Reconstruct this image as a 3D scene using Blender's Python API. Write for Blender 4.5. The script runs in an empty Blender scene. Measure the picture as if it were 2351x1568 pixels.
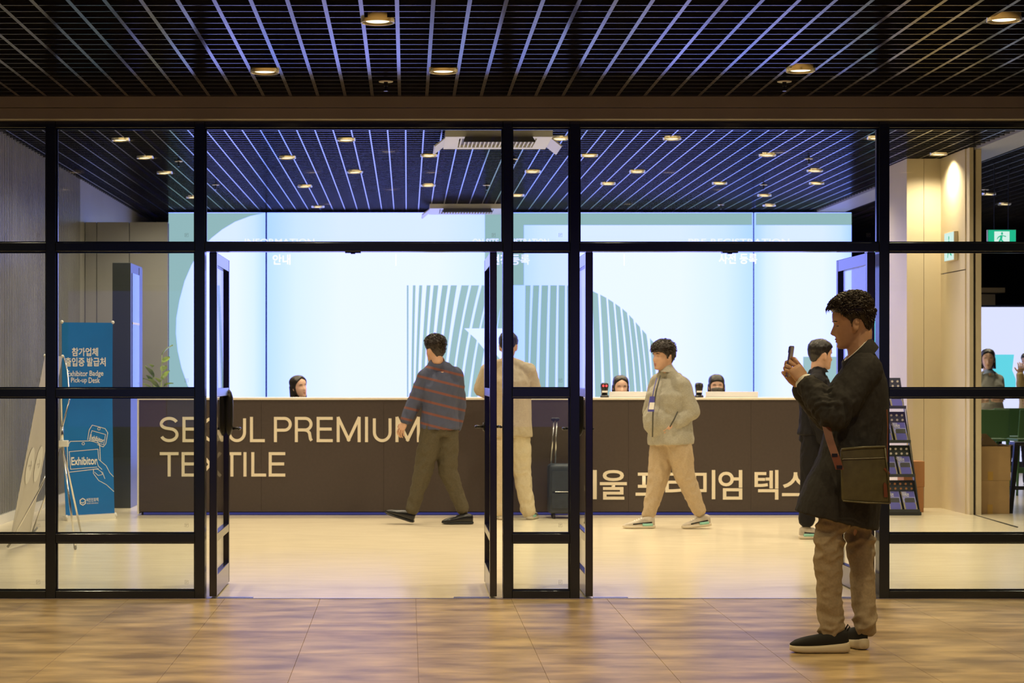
import bpy, math, random
from mathutils import Vector, Matrix, noise
V = Vector
random.seed(7)
scn = bpy.context.scene
COL = scn.collection
pi = math.pi

# ------------------------------------------------------------------ camera, world, exposure
F, CX, CY, H = 4500.0, 935.0, 858.0, 1.36          # focal length in px, vanishing point, eye height
YG = F / 380.0                                     # depth of the glazed partition
ZO, ZL = 3.02, 3.54                                # ceilings: hall in front, lobby behind the glass
cam = bpy.data.cameras.new('camera'); camo = bpy.data.objects.new('camera', cam); COL.objects.link(camo)
camo.location = (0, 0, H); camo.rotation_euler = (pi / 2, 0, 0)
cam.sensor_width = 36; cam.lens = F / 2351 * 36
cam.shift_x = (1175.5 - CX) / 2351; cam.shift_y = (CY - 784) / 2351
cam.clip_end = 200
cam.dof.use_dof = True; cam.dof.focus_distance = 10.8; cam.dof.aperture_fstop = 7.0
scn.camera = camo
w = bpy.data.worlds.new('world'); scn.world = w; w.use_nodes = True
w.node_tree.nodes['Background'].inputs[0].default_value = (0.25, 0.3, 0.5, 1)
w.node_tree.nodes['Background'].inputs[1].default_value = 0.0
scn.view_settings.view_transform = 'Standard'
scn.view_settings.look = 'None'
scn.view_settings.exposure = 0.0
scn.view_settings.gamma = 1.0
scn.view_settings.use_curve_mapping = False
scn.cycles.use_denoising = True
scn.cycles.max_bounces = 10
scn.cycles.transparent_max_bounces = 24
scn.cycles.sample_clamp_indirect = 4.0
scn.cycles.caustics_reflective = False
scn.cycles.caustics_refractive = False

LOBBY_W, HALL_W = 124.0, 70.0                        # downlights of lobby and hall
WARM_L, WARM_H = (1.0, 0.83, 0.57), (1.0, 0.75, 0.38)

def P(px, py, y):
    return V(((px - CX) * y / F, y, H - (py - CY) * y / F))
def S(y): return F / y

# ------------------------------------------------------------------ materials
MATS = {}
def nd(nt, t, **kw):
    n = nt.nodes.new(t)
    for k, v in kw.items(): setattr(n, k, v)
    return n
def mat(name, col, rough=0.5, metal=0.0, var=None, bump=None, spec=0.5, emis=None, estr=0.0, stretch=(1, 1, 1), coat=0.0, col2=None):
    """var = (scale, amount): noise mottling; bump = (scale, strength)"""
    m = bpy.data.materials.new(name); m.use_nodes = True; nt = m.node_tree
    b = nt.nodes['Principled BSDF']
    b.inputs['Base Color'].default_value = (*col, 1); b.inputs['Roughness'].default_value = rough
    b.inputs['Metallic'].default_value = metal; b.inputs['Specular IOR Level'].default_value = spec
    b.inputs['Coat Weight'].default_value = coat
    if emis:
        b.inputs['Emission Color'].default_value = (*emis, 1); b.inputs['Emission Strength'].default_value = estr
    if var or bump:
        tc = nd(nt, 'ShaderNodeTexCoord'); mp = nd(nt, 'ShaderNodeMapping'); mp.inputs['Scale'].default_value = stretch
        nt.links.new(tc.outputs['Object'], mp.inputs['Vector'])
    if var:
        n = nd(nt, 'ShaderNodeTexNoise'); n.inputs['Scale'].default_value = var[0]; n.inputs['Detail'].default_value = 5
        nt.links.new(mp.outputs[0], n.inputs['Vector'])
        r = nd(nt, 'ShaderNodeValToRGB'); a = var[1]
        c2 = col2 or tuple(min(1, c * (1 + a)) for c in col)
        r.color_ramp.elements[0].position = 0.32; r.color_ramp.elements[1].position = 0.68
        r.color_ramp.elements[0].color = (*[c * (1 - a) for c in col], 1); r.color_ramp.elements[1].color = (*c2, 1)
        nt.links.new(n.outputs['Fac'], r.inputs[0]); nt.links.new(r.outputs[0], b.inputs['Base Color'])
    if bump:
        n = nd(nt, 'ShaderNodeTexNoise'); n.inputs['Scale'].default_value = bump[0]; n.inputs['Detail'].default_value = 4
        nt.links.new(mp.outputs[0], n.inputs['Vector'])
        bp = nd(nt, 'ShaderNodeBump'); bp.inputs['Strength'].default_value = bump[1]; bp.inputs['Distance'].default_value = 0.01
        nt.links.new(n.outputs['Fac'], bp.inputs['Height']); nt.links.new(bp.outputs[0], b.inputs['Normal'])
    MATS[name] = m
    return m
def emat(name, col, s=1.0):
    m = bpy.data.materials.new(name); m.use_nodes = True; nt = m.node_tree; nt.nodes.clear()
    e = nd(nt, 'ShaderNodeEmission'); e.inputs[0].default_value = (*col, 1); e.inputs[1].default_value = s
    o = nd(nt, 'ShaderNodeOutputMaterial'); nt.links.new(e.outputs[0], o.inputs[0]); MATS[name] = m
    return m
def glassmat(name, tint, refl=0.05):
    m = bpy.data.materials.new(name); m.use_nodes = True; nt = m.node_tree; nt.nodes.clear()
    t = nd(nt, 'ShaderNodeBsdfTransparent'); t.inputs[0].default_value = (*tint, 1)
    g = nd(nt, 'ShaderNodeBsdfGlossy'); g.inputs['Roughness'].default_value = 0.0
    lw = nd(nt, 'ShaderNodeLayerWeight'); lw.inputs['Blend'].default_value = 0.5
    pw = nd(nt, 'ShaderNodeMath', operation='POWER'); pw.inputs[1].default_value = 5
    ma = nd(nt, 'ShaderNodeMath', operation='MULTIPLY_ADD'); ma.inputs[1].default_value = 1 - refl; ma.inputs[2].default_value = refl
    mx = nd(nt, 'ShaderNodeMixShader'); o = nd(nt, 'ShaderNodeOutputMaterial')
    nt.links.new(lw.outputs['Facing'], pw.inputs[0]); nt.links.new(pw.outputs[0], ma.inputs[0]); nt.links.new(ma.outputs[0], mx.inputs[0])
    nt.links.new(t.outputs[0], mx.inputs[1]); nt.links.new(g.outputs[0], mx.inputs[2]); nt.links.new(mx.outputs[0], o.inputs[0])
    MATS[name] = m
    return m
def seam_mat(name, col, rough):
    """beige wall cladding with a soft mottling"""
    return mat(name, col, rough, var=(1.5, 0.06), bump=(60, 0.03))

M = MATS
mat('frame', (0.010, 0.014, 0.018), 0.20, 0.0, spec=0.6)
mat('frame_side', (0.014, 0.014, 0.018), 0.16, 0.0, spec=0.8)
mat('slat', (0.15, 0.15, 0.16), 0.17, 0.85)
mat('slat_lobby', (0.15, 0.15, 0.16), 0.17, 0.85)
mat('black', (0.006, 0.006, 0.007), 0.6)
mat('plenum', (0.02, 0.02, 0.03), 0.9)
mat('bulkhead', (0.34, 0.315, 0.28), 0.45, var=(3, 0.06))
mat('bulkhead_low', (0.34, 0.315, 0.28), 0.4, var=(3, 0.06))
mat('tile', (0.38, 0.265, 0.135), 0.36, var=(3.4, 0.40), stretch=(0.8, 1.7, 1), bump=(40, 0.03), col2=(0.58, 0.43, 0.23))
mat('lobby_floor', (0.80, 0.70, 0.51), 0.24, spec=0.8, var=(3, 0.05), stretch=(1, 5, 1))
mat('threshold', (0.66, 0.59, 0.48), 0.28, var=(3, 0.05), stretch=(1, 5, 1))
mat('fluted', (0.26, 0.26, 0.26), 0.35, var=(2, 0.1))
mat('smooth_wall', (0.36, 0.36, 0.36), 0.4, var=(1, 0.08))
mat('hall_wall', (0.10, 0.10, 0.11), 0.6, var=(2, 0.1))
mat('beige', (0.64, 0.54, 0.37), 0.42, var=(1.2, 0.06))
mat('soffit', (0.26, 0.25, 0.27), 0.5)
mat('dark_gap', (0.02, 0.018, 0.015), 0.7)
mat('counter', (0.062, 0.046, 0.038), 0.42, var=(40, 0.06))
mat('counter_top', (0.85, 0.80, 0.70), 0.35)
mat('lettering', (0.80, 0.72, 0.56), 0.5)
mat('white', (0.80, 0.78, 0.74), 0.45)
mat('white_plastic', (0.82, 0.82, 0.84), 0.35)
mat('chrome', (0.75, 0.75, 0.75), 0.2, 1.0)
mat('steel_plate', (0.6, 0.6, 0.62), 0.28, 1.0, bump=(30, 0.2))
mat('totem', (0.045, 0.055, 0.06), 0.35)
mat('totem_panel', (0.3, 0.3, 0.31), 0.08, 0.8)
mat('banner_blue', (0.004, 0.17, 0.55), 0.4, var=(1.2, 0.15))
mat('banner_white', (0.58, 0.55, 0.52), 0.5)
mat('banner_mark', (0.78, 0.76, 0.72), 0.5)
mat('print_white', (0.85, 0.84, 0.80), 0.6)
mat('stamp', (0.2, 0.2, 0.2), 0.6)
mat('print_dark', (0.05, 0.05, 0.05), 0.6)
mat('leaf', (0.28, 0.38, 0.07), 0.4, var=(9, 0.4))
mat('terracotta', (0.3, 0.3, 0.3), 0.6)
mat('cardboard', (0.42, 0.27, 0.12), 0.75, var=(6, 0.08))
mat('cardboard_in', (0.25, 0.15, 0.07), 0.8)
mat('tape', (0.50, 0.30, 0.07), 0.25)
mat('carton', (0.45, 0.20, 0.07), 0.7)
mat('rack', (0.035, 0.042, 0.04), 0.4)
mat('rack_dot', (0.75, 0.68, 0.62), 0.6)
mat('brochure', (0.09, 0.085, 0.40), 0.4)
mat('brochure_low', (0.30, 0.26, 0.16), 0.4)
mat('brochure_band', (0.28, 0.28, 0.62), 0.4)
mat('green_chair', (0.06, 0.16, 0.06), 0.5)
mat('black_metal', (0.02, 0.02, 0.02), 0.35, 0.3)
mat('suitcase', (0.025, 0.035, 0.05), 0.5, var=(20, 0.2))
mat('scanner', (0.012, 0.012, 0.014), 0.25)
emat('red_led', (1.0, 0.03, 0.03), 6)
mat('reflector', (0.75, 0.68, 0.5), 0.25, 0.9)
emat('lamp', (1.0, 0.76, 0.42), 3.5)
mat('sprinkler_plate', (0.7, 0.7, 0.75), 0.4)
mat('ac', (0.65, 0.65, 0.65), 0.45)
mat('ac_grille', (0.14, 0.11, 0.09), 0.5)
def screen_mat():
    m = emat('screen_white', (0.84, 0.96, 2.6), 1.0); nt = m.node_tree; e = [n for n in nt.nodes if n.type == 'EMISSION'][0]
    tc = nd(nt, 'ShaderNodeTexCoord'); sp = nd(nt, 'ShaderNodeSeparateXYZ'); nt.links.new(tc.outputs['Generated'], sp.inputs[0])
    a = nd(nt, 'ShaderNodeMath', operation='PINGPONG'); a.inputs[1].default_value = 0.5; nt.links.new(sp.outputs['X'], a.inputs[0])
    r = nd(nt, 'ShaderNodeValToRGB'); el = r.color_ramp.elements; el[0].position = 0.0; el[0].color = (0.54, 0.80, 3.0, 1); el[1].position = 0.30; el[1].color = (0.86, 0.97, 3.2, 1)
    el.new(0.12).color = (0.74, 0.92, 3.1, 1)
    nt.links.new(a.outputs[0], r.inputs[0]); nt.links.new(r.outputs[0], e.inputs[0])
screen_mat()
emat('screen_flat', (0.82, 0.955, 2.6), 1.0)
emat('screen_teal', (0.36, 0.565, 0.60), 0.95)
emat('screen_pure', (1.1, 1.1, 2.6), 1.0)
emat('toe_light', (0.25, 0.25, 1.0), 0.16)
emat('far_white', (0.88, 0.88, 1.3), 1.0)
emat('far_cyan', (0.16, 0.80, 0.95), 0.95)
emat('sign_green', (0.02, 0.60, 0.32), 0.9)
emat('sign_white', (0.80, 1.0, 0.92), 1.0)
emat('media_blue', (0.10, 0.12, 1.0), 0.5)
emat('media_violet', (0.40, 0.14, 1.0), 0.4)
emat('media_cyan', (0.05, 0.35, 1.0), 0.5)
glassmat('glass', (0.945, 0.975, 0.97), 0.035)
glassmat('glass_lit', (0.95, 0.97, 0.97), 0.03)
# people
mat('skin', (0.60, 0.36, 0.24), 0.5, var=(30, 0.06))
mat('skin_fair', (0.72, 0.46, 0.34), 0.5, var=(30, 0.05))
mat('lip', (0.42, 0.14, 0.11), 0.45)
mat('eye', (0.015, 0.012, 0.01), 0.25)
mat('eye_white', (0.38, 0.34, 0.30), 0.3)
mat('hair', (0.012, 0.009, 0.007), 0.38, bump=(120, 0.5), stretch=(1, 1, 0.25))
mat('hair_brown', (0.022, 0.014, 0.009), 0.36, bump=(120, 0.5), stretch=(1, 1, 0.25))
mat('coat', (0.034, 0.034, 0.036), 0.72, spec=0.15, var=(80, 0.12), bump=(300, 0.1))
mat('collar_dark', (0.008, 0.008, 0.01), 0.6, spec=0.15)
mat('shirt_white', (0.78, 0.78, 0.78), 0.6)
mat('taupe', (0.32, 0.26, 0.185), 0.75, spec=0.15, var=(90, 0.1))
mat('khaki', (0.44, 0.34, 0.215), 0.75, var=(80, 0.06))
mat('cream', (0.62, 0.52, 0.35), 0.75, var=(80, 0.05))
mat('beige_jacket', (0.50, 0.41, 0.28), 0.7, var=(80, 0.06))
mat('olive_grey', (0.085, 0.072, 0.045), 0.75, spec=0.15, var=(80, 0.1))
mat('fleece', (0.36, 0.34, 0.27), 0.95, var=(130, 0.13), bump=(160, 0.3))
mat('fleece_trim', (0.06, 0.06, 0.045), 0.7)
mat('black_cloth', (0.010, 0.009, 0.010), 0.7, spec=0.15)
mat('black_leather', (0.008, 0.008, 0.008), 0.25)
mat('shoe_knit', (0.006, 0.006, 0.006), 0.8)
mat('sole', (0.62, 0.55, 0.42), 0.6)
mat('sneaker', (0.45, 0.40, 0.32), 0.6, var=(18, 0.25))
mat('mint', (0.28, 0.60, 0.48), 0.5)
mat('bag', (0.09, 0.082, 0.042), 0.38, var=(25, 0.15), bump=(200, 0.12))
mat('strap', (0.15, 0.045, 0.022), 0.45)
mat('mask', (0.10, 0.09, 0.075), 0.7)
mat('grey_knit', (0.42, 0.42, 0.38), 0.9)
mat('collar_blue', (0.32, 0.42, 0.55), 0.7)
mat('yellow_cloth', (0.6, 0.45, 0.2), 0.8)
mat('badge_blue', (0.08, 0.08, 0.38), 0.4)
mat('phone_side', (0.62, 0.60, 0.58), 0.22, 0.9)
mat('phone_face', (0.55, 0.52, 0.50), 0.25)
mat('phone_dark', (0.01, 0.01, 0.012), 0.15)
# plaid shirt: slate blue with rust stripes
def plaid():
    m = mat('plaid', (0.05, 0.058, 0.10), 0.85); nt = m.node_tree; b = nt.nodes['Principled BSDF']
    tc = nd(nt, 'ShaderNodeTexCoord'); sp = nd(nt, 'ShaderNodeSeparateXYZ'); nt.links.new(tc.outputs['Object'], sp.inputs[0])
    ax = nd(nt, 'ShaderNodeMath', operation='MULTIPLY_ADD'); ax.inputs[1].default_value = 0.25
    nt.links.new(sp.outputs['X'], ax.inputs[0]); nt.links.new(sp.outputs['Z'], ax.inputs[2])
    md = nd(nt, 'ShaderNodeMath', operation='PINGPONG'); md.inputs[1].default_value = 0.052; nt.links.new(ax.outputs[0], md.inputs[0])
    gt = nd(nt, 'ShaderNodeMath', operation='GREATER_THAN'); gt.inputs[1].default_value = 0.041; nt.links.new(md.outputs[0], gt.inputs[0])
    mx = nd(nt, 'ShaderNodeMix', data_type='RGBA'); mx.inputs[6].default_value = (0.062, 0.072, 0.125, 1); mx.inputs[7].default_value = (0.20, 0.065, 0.04, 1)
    n = nd(nt, 'ShaderNodeTexNoise'); n.inputs['Scale'].default_value = 60; mu = nd(nt, 'ShaderNodeMath', operation='MULTIPLY'); mu.inputs[1].default_value = 0.85
    nt.links.new(gt.outputs[0], mu.inputs[0]); nt.links.new(mu.outputs[0], mx.inputs[0]); nt.links.new(mx.outputs[2], b.inputs['Base Color'])
plaid()

# ------------------------------------------------------------------ object helpers
ORG = {}
def finish(name, me, m, parent=None, origin=None, smooth=False):
    if m is not None: me.materials.append(MATS[m] if isinstance(m, str) else m)
    if smooth: me.polygons.foreach_set('use_smooth', [True] * len(me.polygons))
    o = bpy.data.objects.new(name, me); COL.objects.link(o)
    if parent is not None:
        o.parent = parent; org = ORG.get(parent.name, V((0, 0, 0)))
        me.transform(Matrix.Translation(-org)); ORG[o.name] = org
    else:
        if origin is None:
            co = [v.co for v in me.vertices]
            origin = V(((min(c.x for c in co) + max(c.x for c in co)) / 2, (min(c.y for c in co) + max(c.y for c in co)) / 2, min(c.z for c in co)))
        origin = V(origin); me.transform(Matrix.Translation(-origin)); o.location = origin; ORG[o.name] = origin
    return o
def thing(name, label, cat, loc, group=None, kind=None):
    o = bpy.data.objects.new(name, None); o.empty_display_size = 0.1; o.location = loc; COL.objects.link(o); ORG[o.name] = V(loc)
    return tag(o, label, cat, group, kind)
def tag(o, label=None, cat=None, group=None, kind=None):
    if label: o['label'] = label
    if cat: o['category'] = cat
    if group: o['group'] = group
    if kind: o['kind'] = kind
    return o
def dup(root, loc, label=None):
    r = root.copy(); COL.objects.link(r); r.location = loc
    if label: r['label'] = label
    for ch in list(root.children):
        c = ch.copy(); COL.objects.link(c); c.parent = r
        for g in list(ch.children):
            d = g.copy(); COL.objects.link(d); d.parent = c
    return r

class MB:
    def __init__(s): s.v, s.f = [], []
    def add(s, vs, fs):
        n = len(s.v); s.v += [V(p) for p in vs]; s.f += [tuple(i + n for i in f) for f in fs]; return s
    def box(s, x0, x1, y0, y1, z0, z1):
        return s.add([(x0, y0, z0), (x1, y0, z0), (x1, y1, z0), (x0, y1, z0), (x0, y0, z1), (x1, y0, z1), (x1, y1, z1), (x0, y1, z1)],
                     [(0, 3, 2, 1), (4, 5, 6, 7), (0, 1, 5, 4), (1, 2, 6, 5), (2, 3, 7, 6), (3, 0, 4, 7)])
    def hexa(s, a, b):
        """two quads a (4 pts) and b (4 pts) joined to a solid"""
        return s.add(list(a) + list(b), [(0, 1, 2, 3), (7, 6, 5, 4), (0, 4, 5, 1), (1, 5, 6, 2), (2, 6, 7, 3), (3, 7, 4, 0)])
    def plate(s, pts, d):
        """polygon pts extruded by vector d"""
        n = len(pts); d = V(d)
        return s.add([V(p) for p in pts] + [V(p) + d for p in pts],
                     [tuple(range(n)), tuple(reversed(range(n, 2 * n)))] + [(i, n + i, n + (i + 1) % n, (i + 1) % n) for i in range(n)])
    def tube(s, pts, rad, seg=10, cap=True, flat=None):
        pts = [V(p) for p in pts]; rad = rad if hasattr(rad, '__len__') else [rad] * len(pts)
        rings = []; n = len(pts); up = None
        for i, p in enumerate(pts):
            t = (pts[min(i + 1, n - 1)] - pts[max(i - 1, 0)]).normalized()
            if up is None: up = t.orthogonal().normalized()
            u = (up - t * up.dot(t)).normalized(); up = u; w_ = t.cross(u)
            r = rad[i]
            rings.append([p + (u * math.cos(2 * pi * k / seg) + w_ * math.sin(2 * pi * k / seg)) * r for k in range(seg)])
        return s.rings(rings, cap)
    def rings(s, rings, cap=True):
        n = len(rings[0]); vs = [p for r in rings for p in r]; fs = []
        for i in range(len(rings) - 1):
            for k in range(n):
                a, b = i * n + k, i * n + (k + 1) % n
                fs.append((a, b, b + n, a + n))
        if cap:
            fs.append(tuple(reversed(range(n)))); fs.append(tuple(range((len(rings) - 1) * n, len(rings) * n)))
        return s.add(vs, fs)
    def cyl(s, c, r, h, axis='z', seg=24, r2=None):
        c = V(c); d = {'x': V((1, 0, 0)), 'y': V((0, 1, 0)), 'z': V((0, 0, 1))}[axis] * h
        return s.tube([c, c + d], [r, r if r2 is None else r2], seg)
    def ball(s, c, r, seg=12, rin=8, rot=None):
        c = V(c); r = V(r) if hasattr(r, '__len__') else V((r, r, r)); vs = []; fs = []
        R = rot or Matrix.Identity(3)
        vs.append(c + R @ V((0, 0, -r.z)))
        for i in range(1, rin):
            a = -pi / 2 + pi * i / rin
            for k in range(seg):
                t = 2 * pi * k / seg
                vs.append(c + R @ V((r.x * math.cos(a) * math.cos(t), r.y * math.cos(a) * math.sin(t), r.z * math.sin(a))))
        vs.append(c + R @ V((0, 0, r.z)))
        for k in range(seg):
            fs.append((0, 1 + (k + 1) % seg, 1 + k)); top = 1 + (rin - 2) * seg
            fs.append((len(vs) - 1, top + k, top + (k + 1) % seg))
            for i in range(rin - 2):
                a = 1 + i * seg
                fs.append((a + k, a + (k + 1) % seg, a + seg + (k + 1) % seg, a + seg + k))
        return s.add(vs, fs)
    def chain(s, pts, rad, seg=12):
        """capsules with taper along joints"""
        pts = [V(p) for p in pts]
        for i in range(len(pts) - 1): s.tube([pts[i], pts[i + 1]], [rad[i], rad[i + 1]], seg)
        for p, r in zip(pts, rad): s.ball(p, r, seg, 8)
        return s
    def oval(s, rings, seg=24, power=2.0, closed=True):
        """rings = [(centre, axis_u*ru, axis_v*rv)]"""
        out = []
        for c, u, v in rings:
            c, u, v = V(c), V(u), V(v); r = []
            for k in range(seg):
                t = 2 * pi * k / seg; a, b = math.cos(t), math.sin(t)
                q = (abs(a) ** power + abs(b) ** power) ** (-1 / power)
                r.append(c + (u * a + v * b) * q)
            out.append(r)
        return s.rings(out, closed)
    def mesh(s, name='mesh'):
        me = bpy.data.meshes.new(name); me.from_pydata([tuple(p) for p in s.v], [], s.f); me.update(); return me
    def build(s, name, m, parent=None, smooth=False, origin=None):
        return finish(name, s.mesh(name), m, parent, origin, smooth)

def mods_apply(me, *mods):
    o = bpy.data.objects.new('temp', me); COL.objects.link(o)
    for t, kw in mods:
        md = o.modifiers.new(t, t)
        for k, v in kw.items(): setattr(md, k, v)
    dg = bpy.context.evaluated_depsgraph_get(); out = bpy.data.meshes.new_from_object(o.evaluated_get(dg))
    bpy.data.objects.remove(o); bpy.data.meshes.remove(me)
    return out
def fuse(mb, voxel=0.01, it=4, fac=0.5):
    """overlapping solids become one continuous surface"""
    return mods_apply(mb.mesh(), ('REMESH', dict(mode='VOXEL', voxel_size=voxel, use_smooth_shade=True)), ('SMOOTH', dict(iterations=it, factor=fac)))
def bevelled(mb, wd=0.005, seg=2):
    return mods_apply(mb.mesh(), ('BEVEL', dict(width=wd, segments=seg, limit_method='ANGLE')))
def wrinkle(me, amp, sc=(10, 10, 10), seed=0, mask=None, sharp=True):
    ns = [v.normal.copy() for v in me.vertices]
    for v, n in zip(me.vertices, ns):
        q = V((v.co.x * sc[0] + seed, v.co.y * sc[1], v.co.z * sc[2]))
        a = noise.noise(q) + 0.5 * noise.noise(q * 2.1)
        if sharp: a = 0.55 - abs(a) * 1.6
        k = mask(v.co) if mask else 1
        v.co = v.co + n * (amp * a * k)
    me.update(); return me
def text_mesh(body, bold=0.0, extrude=0.0):
    c = bpy.data.curves.new('t', 'FONT'); c.body = body; c.offset = bold; c.resolution_u = 4; c.align_x = 'CENTER'
    o = bpy.data.objects.new('t', c); COL.objects.link(o)
    dg = bpy.context.evaluated_depsgraph_get(); me = bpy.data.meshes.new_from_object(o.evaluated_get(dg))
    bpy.data.objects.remove(o); bpy.data.curves.remove(c)
    return me
def lettering(name, body, p0, pu, pv, m, parent, bold=0.0, off=None, exact=True):
    """text fitted to the rectangle p0 + u*pu + v*pv (bottom left, along, up)"""
    me = text_mesh(body, bold); co = [v.co for v in me.vertices]
    x0, x1 = min(c.x for c in co), max(c.x for c in co); y0, y1 = min(c.y for c in co), max(c.y for c in co)
    p0, pu, pv = V(p0), V(pu), V(pv); off = off or pv.cross(pu).normalized() * 0
    for v in me.vertices:
        v.co = p0 + pu * ((v.co.x - x0) / (x1 - x0)) + pv * ((v.co.y - y0) / (y1 - y0)) + off
    me.update()
    return finish(name, me, m, parent)

# ------------------------------------------------------------------ the setting
def struct(name, mb, m, **k):
    return tag(mb.build(name, m, **k), kind='structure')
def sthing(name, loc=(0, 0, 0)):
    o = bpy.data.objects.new(name, None); o.location = loc; o.empty_display_size = 0.1; COL.objects.link(o); ORG[o.name] = V(loc); o['kind'] = 'structure'
    return o

XL, XR = -3.67, 5.47                               # lobby side lines
# floor of the hall: a screed with large vinyl tiles laid on it where they show
fl = struct('floor', MB().box(-8, 11, -11, YG + 0.02, -0.12, -0.004), 'tile', origin=(0, 0, 0))
tw, tl = 0.577, 1.16
tm = {}
for i in range(-8, 10):
    for j in range(6):
        x0 = 0.051 + i * tw; y1 = YG + 0.015 - j * tl + (0.0 if i % 2 else tl * 0.47); y0 = y1 - tl; y1 = min(y1, YG + 0.015)
        if y1 - y0 < 0.05: continue
        key = round(y1 - y0, 3)
        if key not in tm:
            tm[key] = bevelled(MB().box(0.0008, tw - 0.0008, 0.0008, (y1 - y0) - 0.0008, -0.004, 0.0), 0.0008, 1); tm[key].materials.append(M['tile'])
        o = bpy.data.objects.new('tile', tm[key]); COL.objects.link(o); o.parent = fl; o.location = (x0, y0, 0)
# tile material: break the pattern up by object so that joints read
nt = M['tile'].node_tree
oi = nd(nt, 'ShaderNodeObjectInfo'); tcn = [n for n in nt.nodes if n.type == 'TEX_COORD'][0]; mpn = [n for n in nt.nodes if n.type == 'MAPPING'][0]
va = nd(nt, 'ShaderNodeVectorMath', operation='ADD'); sc_ = nd(nt, 'ShaderNodeVectorMath', operation='SCALE'); sc_.inputs['Scale'].default_value = 17.0
cb = nd(nt, 'ShaderNodeCombineXYZ'); nt.links.new(oi.outputs['Location'], sc_.inputs[0]); sc_.inputs['Scale'].default_value = 1.02; nt.links.new(tcn.outputs['Object'], va.inputs[0]); nt.links.new(sc_.outputs[0], va.inputs[1]); nt.links.new(va.outputs[0], mpn.inputs['Vector'])
YT = 1.36 * F / (1346 - CY)
struct('floor_threshold', MB().box(-5, 9, YG + 0.02, YT, -0.12, 0.0), 'lobby_floor')
struct('floor_lobby', MB().box(-8, 14, YT, 40, -0.12, 0.0), 'lobby_floor')
struct('trim_1', MB().box(-5, 9, YG - 0.004, YG + 0.022, 0, 0.003), 'steel_plate')

# slatted ceilings: every blade is a piece of its own under its ceiling
def slat_ceiling(name, z, x0, x1, y0, y1, xo, px_, yo, py_, m, lw_=0.019, cw=0.011, hh=0.045):
    c = struct(name, MB().box(x0, x1, y0, y1, z + 0.30, z + 0.36), 'plenum', origin=(0, 0, z))
    lm = MB().box(-lw_ / 2, lw_ / 2, y0, y1, 0, hh).mesh('long_slat'); lm.materials.append(M[m])
    cm = MB().box(x0, x1, -cw / 2, cw / 2, 0.001, hh).mesh('cross_slat'); cm.materials.append(M[m])
    k = math.ceil((x0 + 0.02 - xo) / px_)
    while xo + k * px_ < x1 - 0.02:
        o = bpy.data.objects.new('long_slat', lm); COL.objects.link(o); o.parent = c; o.location = (xo + k * px_, 0, 0); k += 1
    k = math.ceil((y0 + 0.02 - yo) / py_)
    while yo + k * py_ < y1 - 0.02:
        o = bpy.data.objects.new('cross_slat', cm); COL.objects.link(o); o.parent = c; o.location = (0, yo + k * py_, 0); k += 1
    return c
slat_ceiling('ceiling', ZO, -6, 8, 3.0, YG - 0.12, 0.1166, 0.1626, 11.54, 0.15, 'slat')
struct('ceiling_rear', MB().box(-8, 11, -11, 3.0, ZO + 0.02, ZO + 0.36), 'hall_wall')
slat_ceiling('ceiling_lobby', ZL, XL, XR, YG + 0.12, 30, -0.014, 0.1626, 12.1, 0.15, 'slat_lobby', 0.012, 0.009)
slat_ceiling('ceiling_side_hall', ZL, 5.84, 13, YG + 0.12, 36, 5.93, 0.1626, 12.1, 0.15, 'slat_lobby', 0.012, 0.009)
struct('trim_2', MB().box(XR, 5.84, YG + 0.12, 36, ZL - 0.02, ZL + 0.3), 'soffit')   # flat soffit between the two

# bulkhead over the glazing
zt, zm, zb = P(0, 231, YG).z, P(0, 253.5, YG).z, P(0, 277, YG).z
struct('trim_3', MB().box(-8, 11, YG - 0.11, YG + 0.10, zm + 0.004, zt + 0.01), 'bulkhead')
struct('trim_4', MB().box(-8, 11, YG - 0.10, YG + 0.10, zb - 0.002, zm), 'bulkhead_low')
struct('trim_5', MB().box(-8, 11, YG - 0.12, YG + 0.12, zt + 0.012, ZL + 0.34), 'black')

# walls of the hall in front (behind the camera) and of the lobby
struct('wall_hall_left', MB().box(-8.2, -8, -11, YG, 0, 3.3), 'hall_wall')
struct('wall_hall_right', MB().box(11, 11.2, -11, YG, 0, 3.3), 'hall_wall')
struct('wall_hall_rear', MB().box(-8, 11, -11.2, -11, 0, 3.3), 'hall_wall')
mb = MB(); y = YG + 0.12; pitch = 0.074; prof = []
while y < 22.0:
    prof += [(XL, y), (XL, y + pitch * 0.45), (XL - 0.045, y + pitch * 0.5), (XL - 0.045, y + pitch * 0.95)]; y += pitch
n = len(prof)
mb.add([(a, b, 0.09) for a, b in prof] + [(a, b, ZL) for a, b in prof], [(i, i + 1, n + i + 1, n + i) for i in range(n - 1)])
mb.box(XL - 0.15, XL - 0.05, YG + 0.12, 22.0, 0, ZL + 0.3)
wl = struct('wall_left', mb, 'fluted', origin=(XL, 16, 0))
struct('wall_left_rear', MB().box(XL - 0.15, XL, 22.0, 31, 0, ZL + 0.3), 'smooth_wall')
struct('baseboard_left', MB().box(XL - 0.03, XL + 0.012, YG + 0.12, 22.0, 0, 0.085), 'white')
# panelled partition in the lobby corner
YP = 22.3
pt = sthing('wall_back', (-2.9, YP, 0))
zp = P(0, 510, YP).z
xs = [XL + 0.003, P(222, 0, YP).x, P(297, 0, YP).x, P(386, 0, YP).x]
for a, b in zip(xs, xs[1:]):
    MB().box(a + 0.004, b - 0.004, YP, YP + 0.04, 0, zp).build('panel', 'smooth_wall', pt)
MB().box(xs[0], xs[-1], YP + 0.04, YP + 0.08, 0, zp - 0.01).build('backing', 'dark_gap', pt)
struct('wall_back_rear', MB().box(XL, 14, 36, 36.2, 0, ZL + 0.3), 'hall_wall')
struct('wall_right', MB().box(13, 13.2, YG, 36, 0, ZL + 0.3), 'hall_wall')

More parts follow.
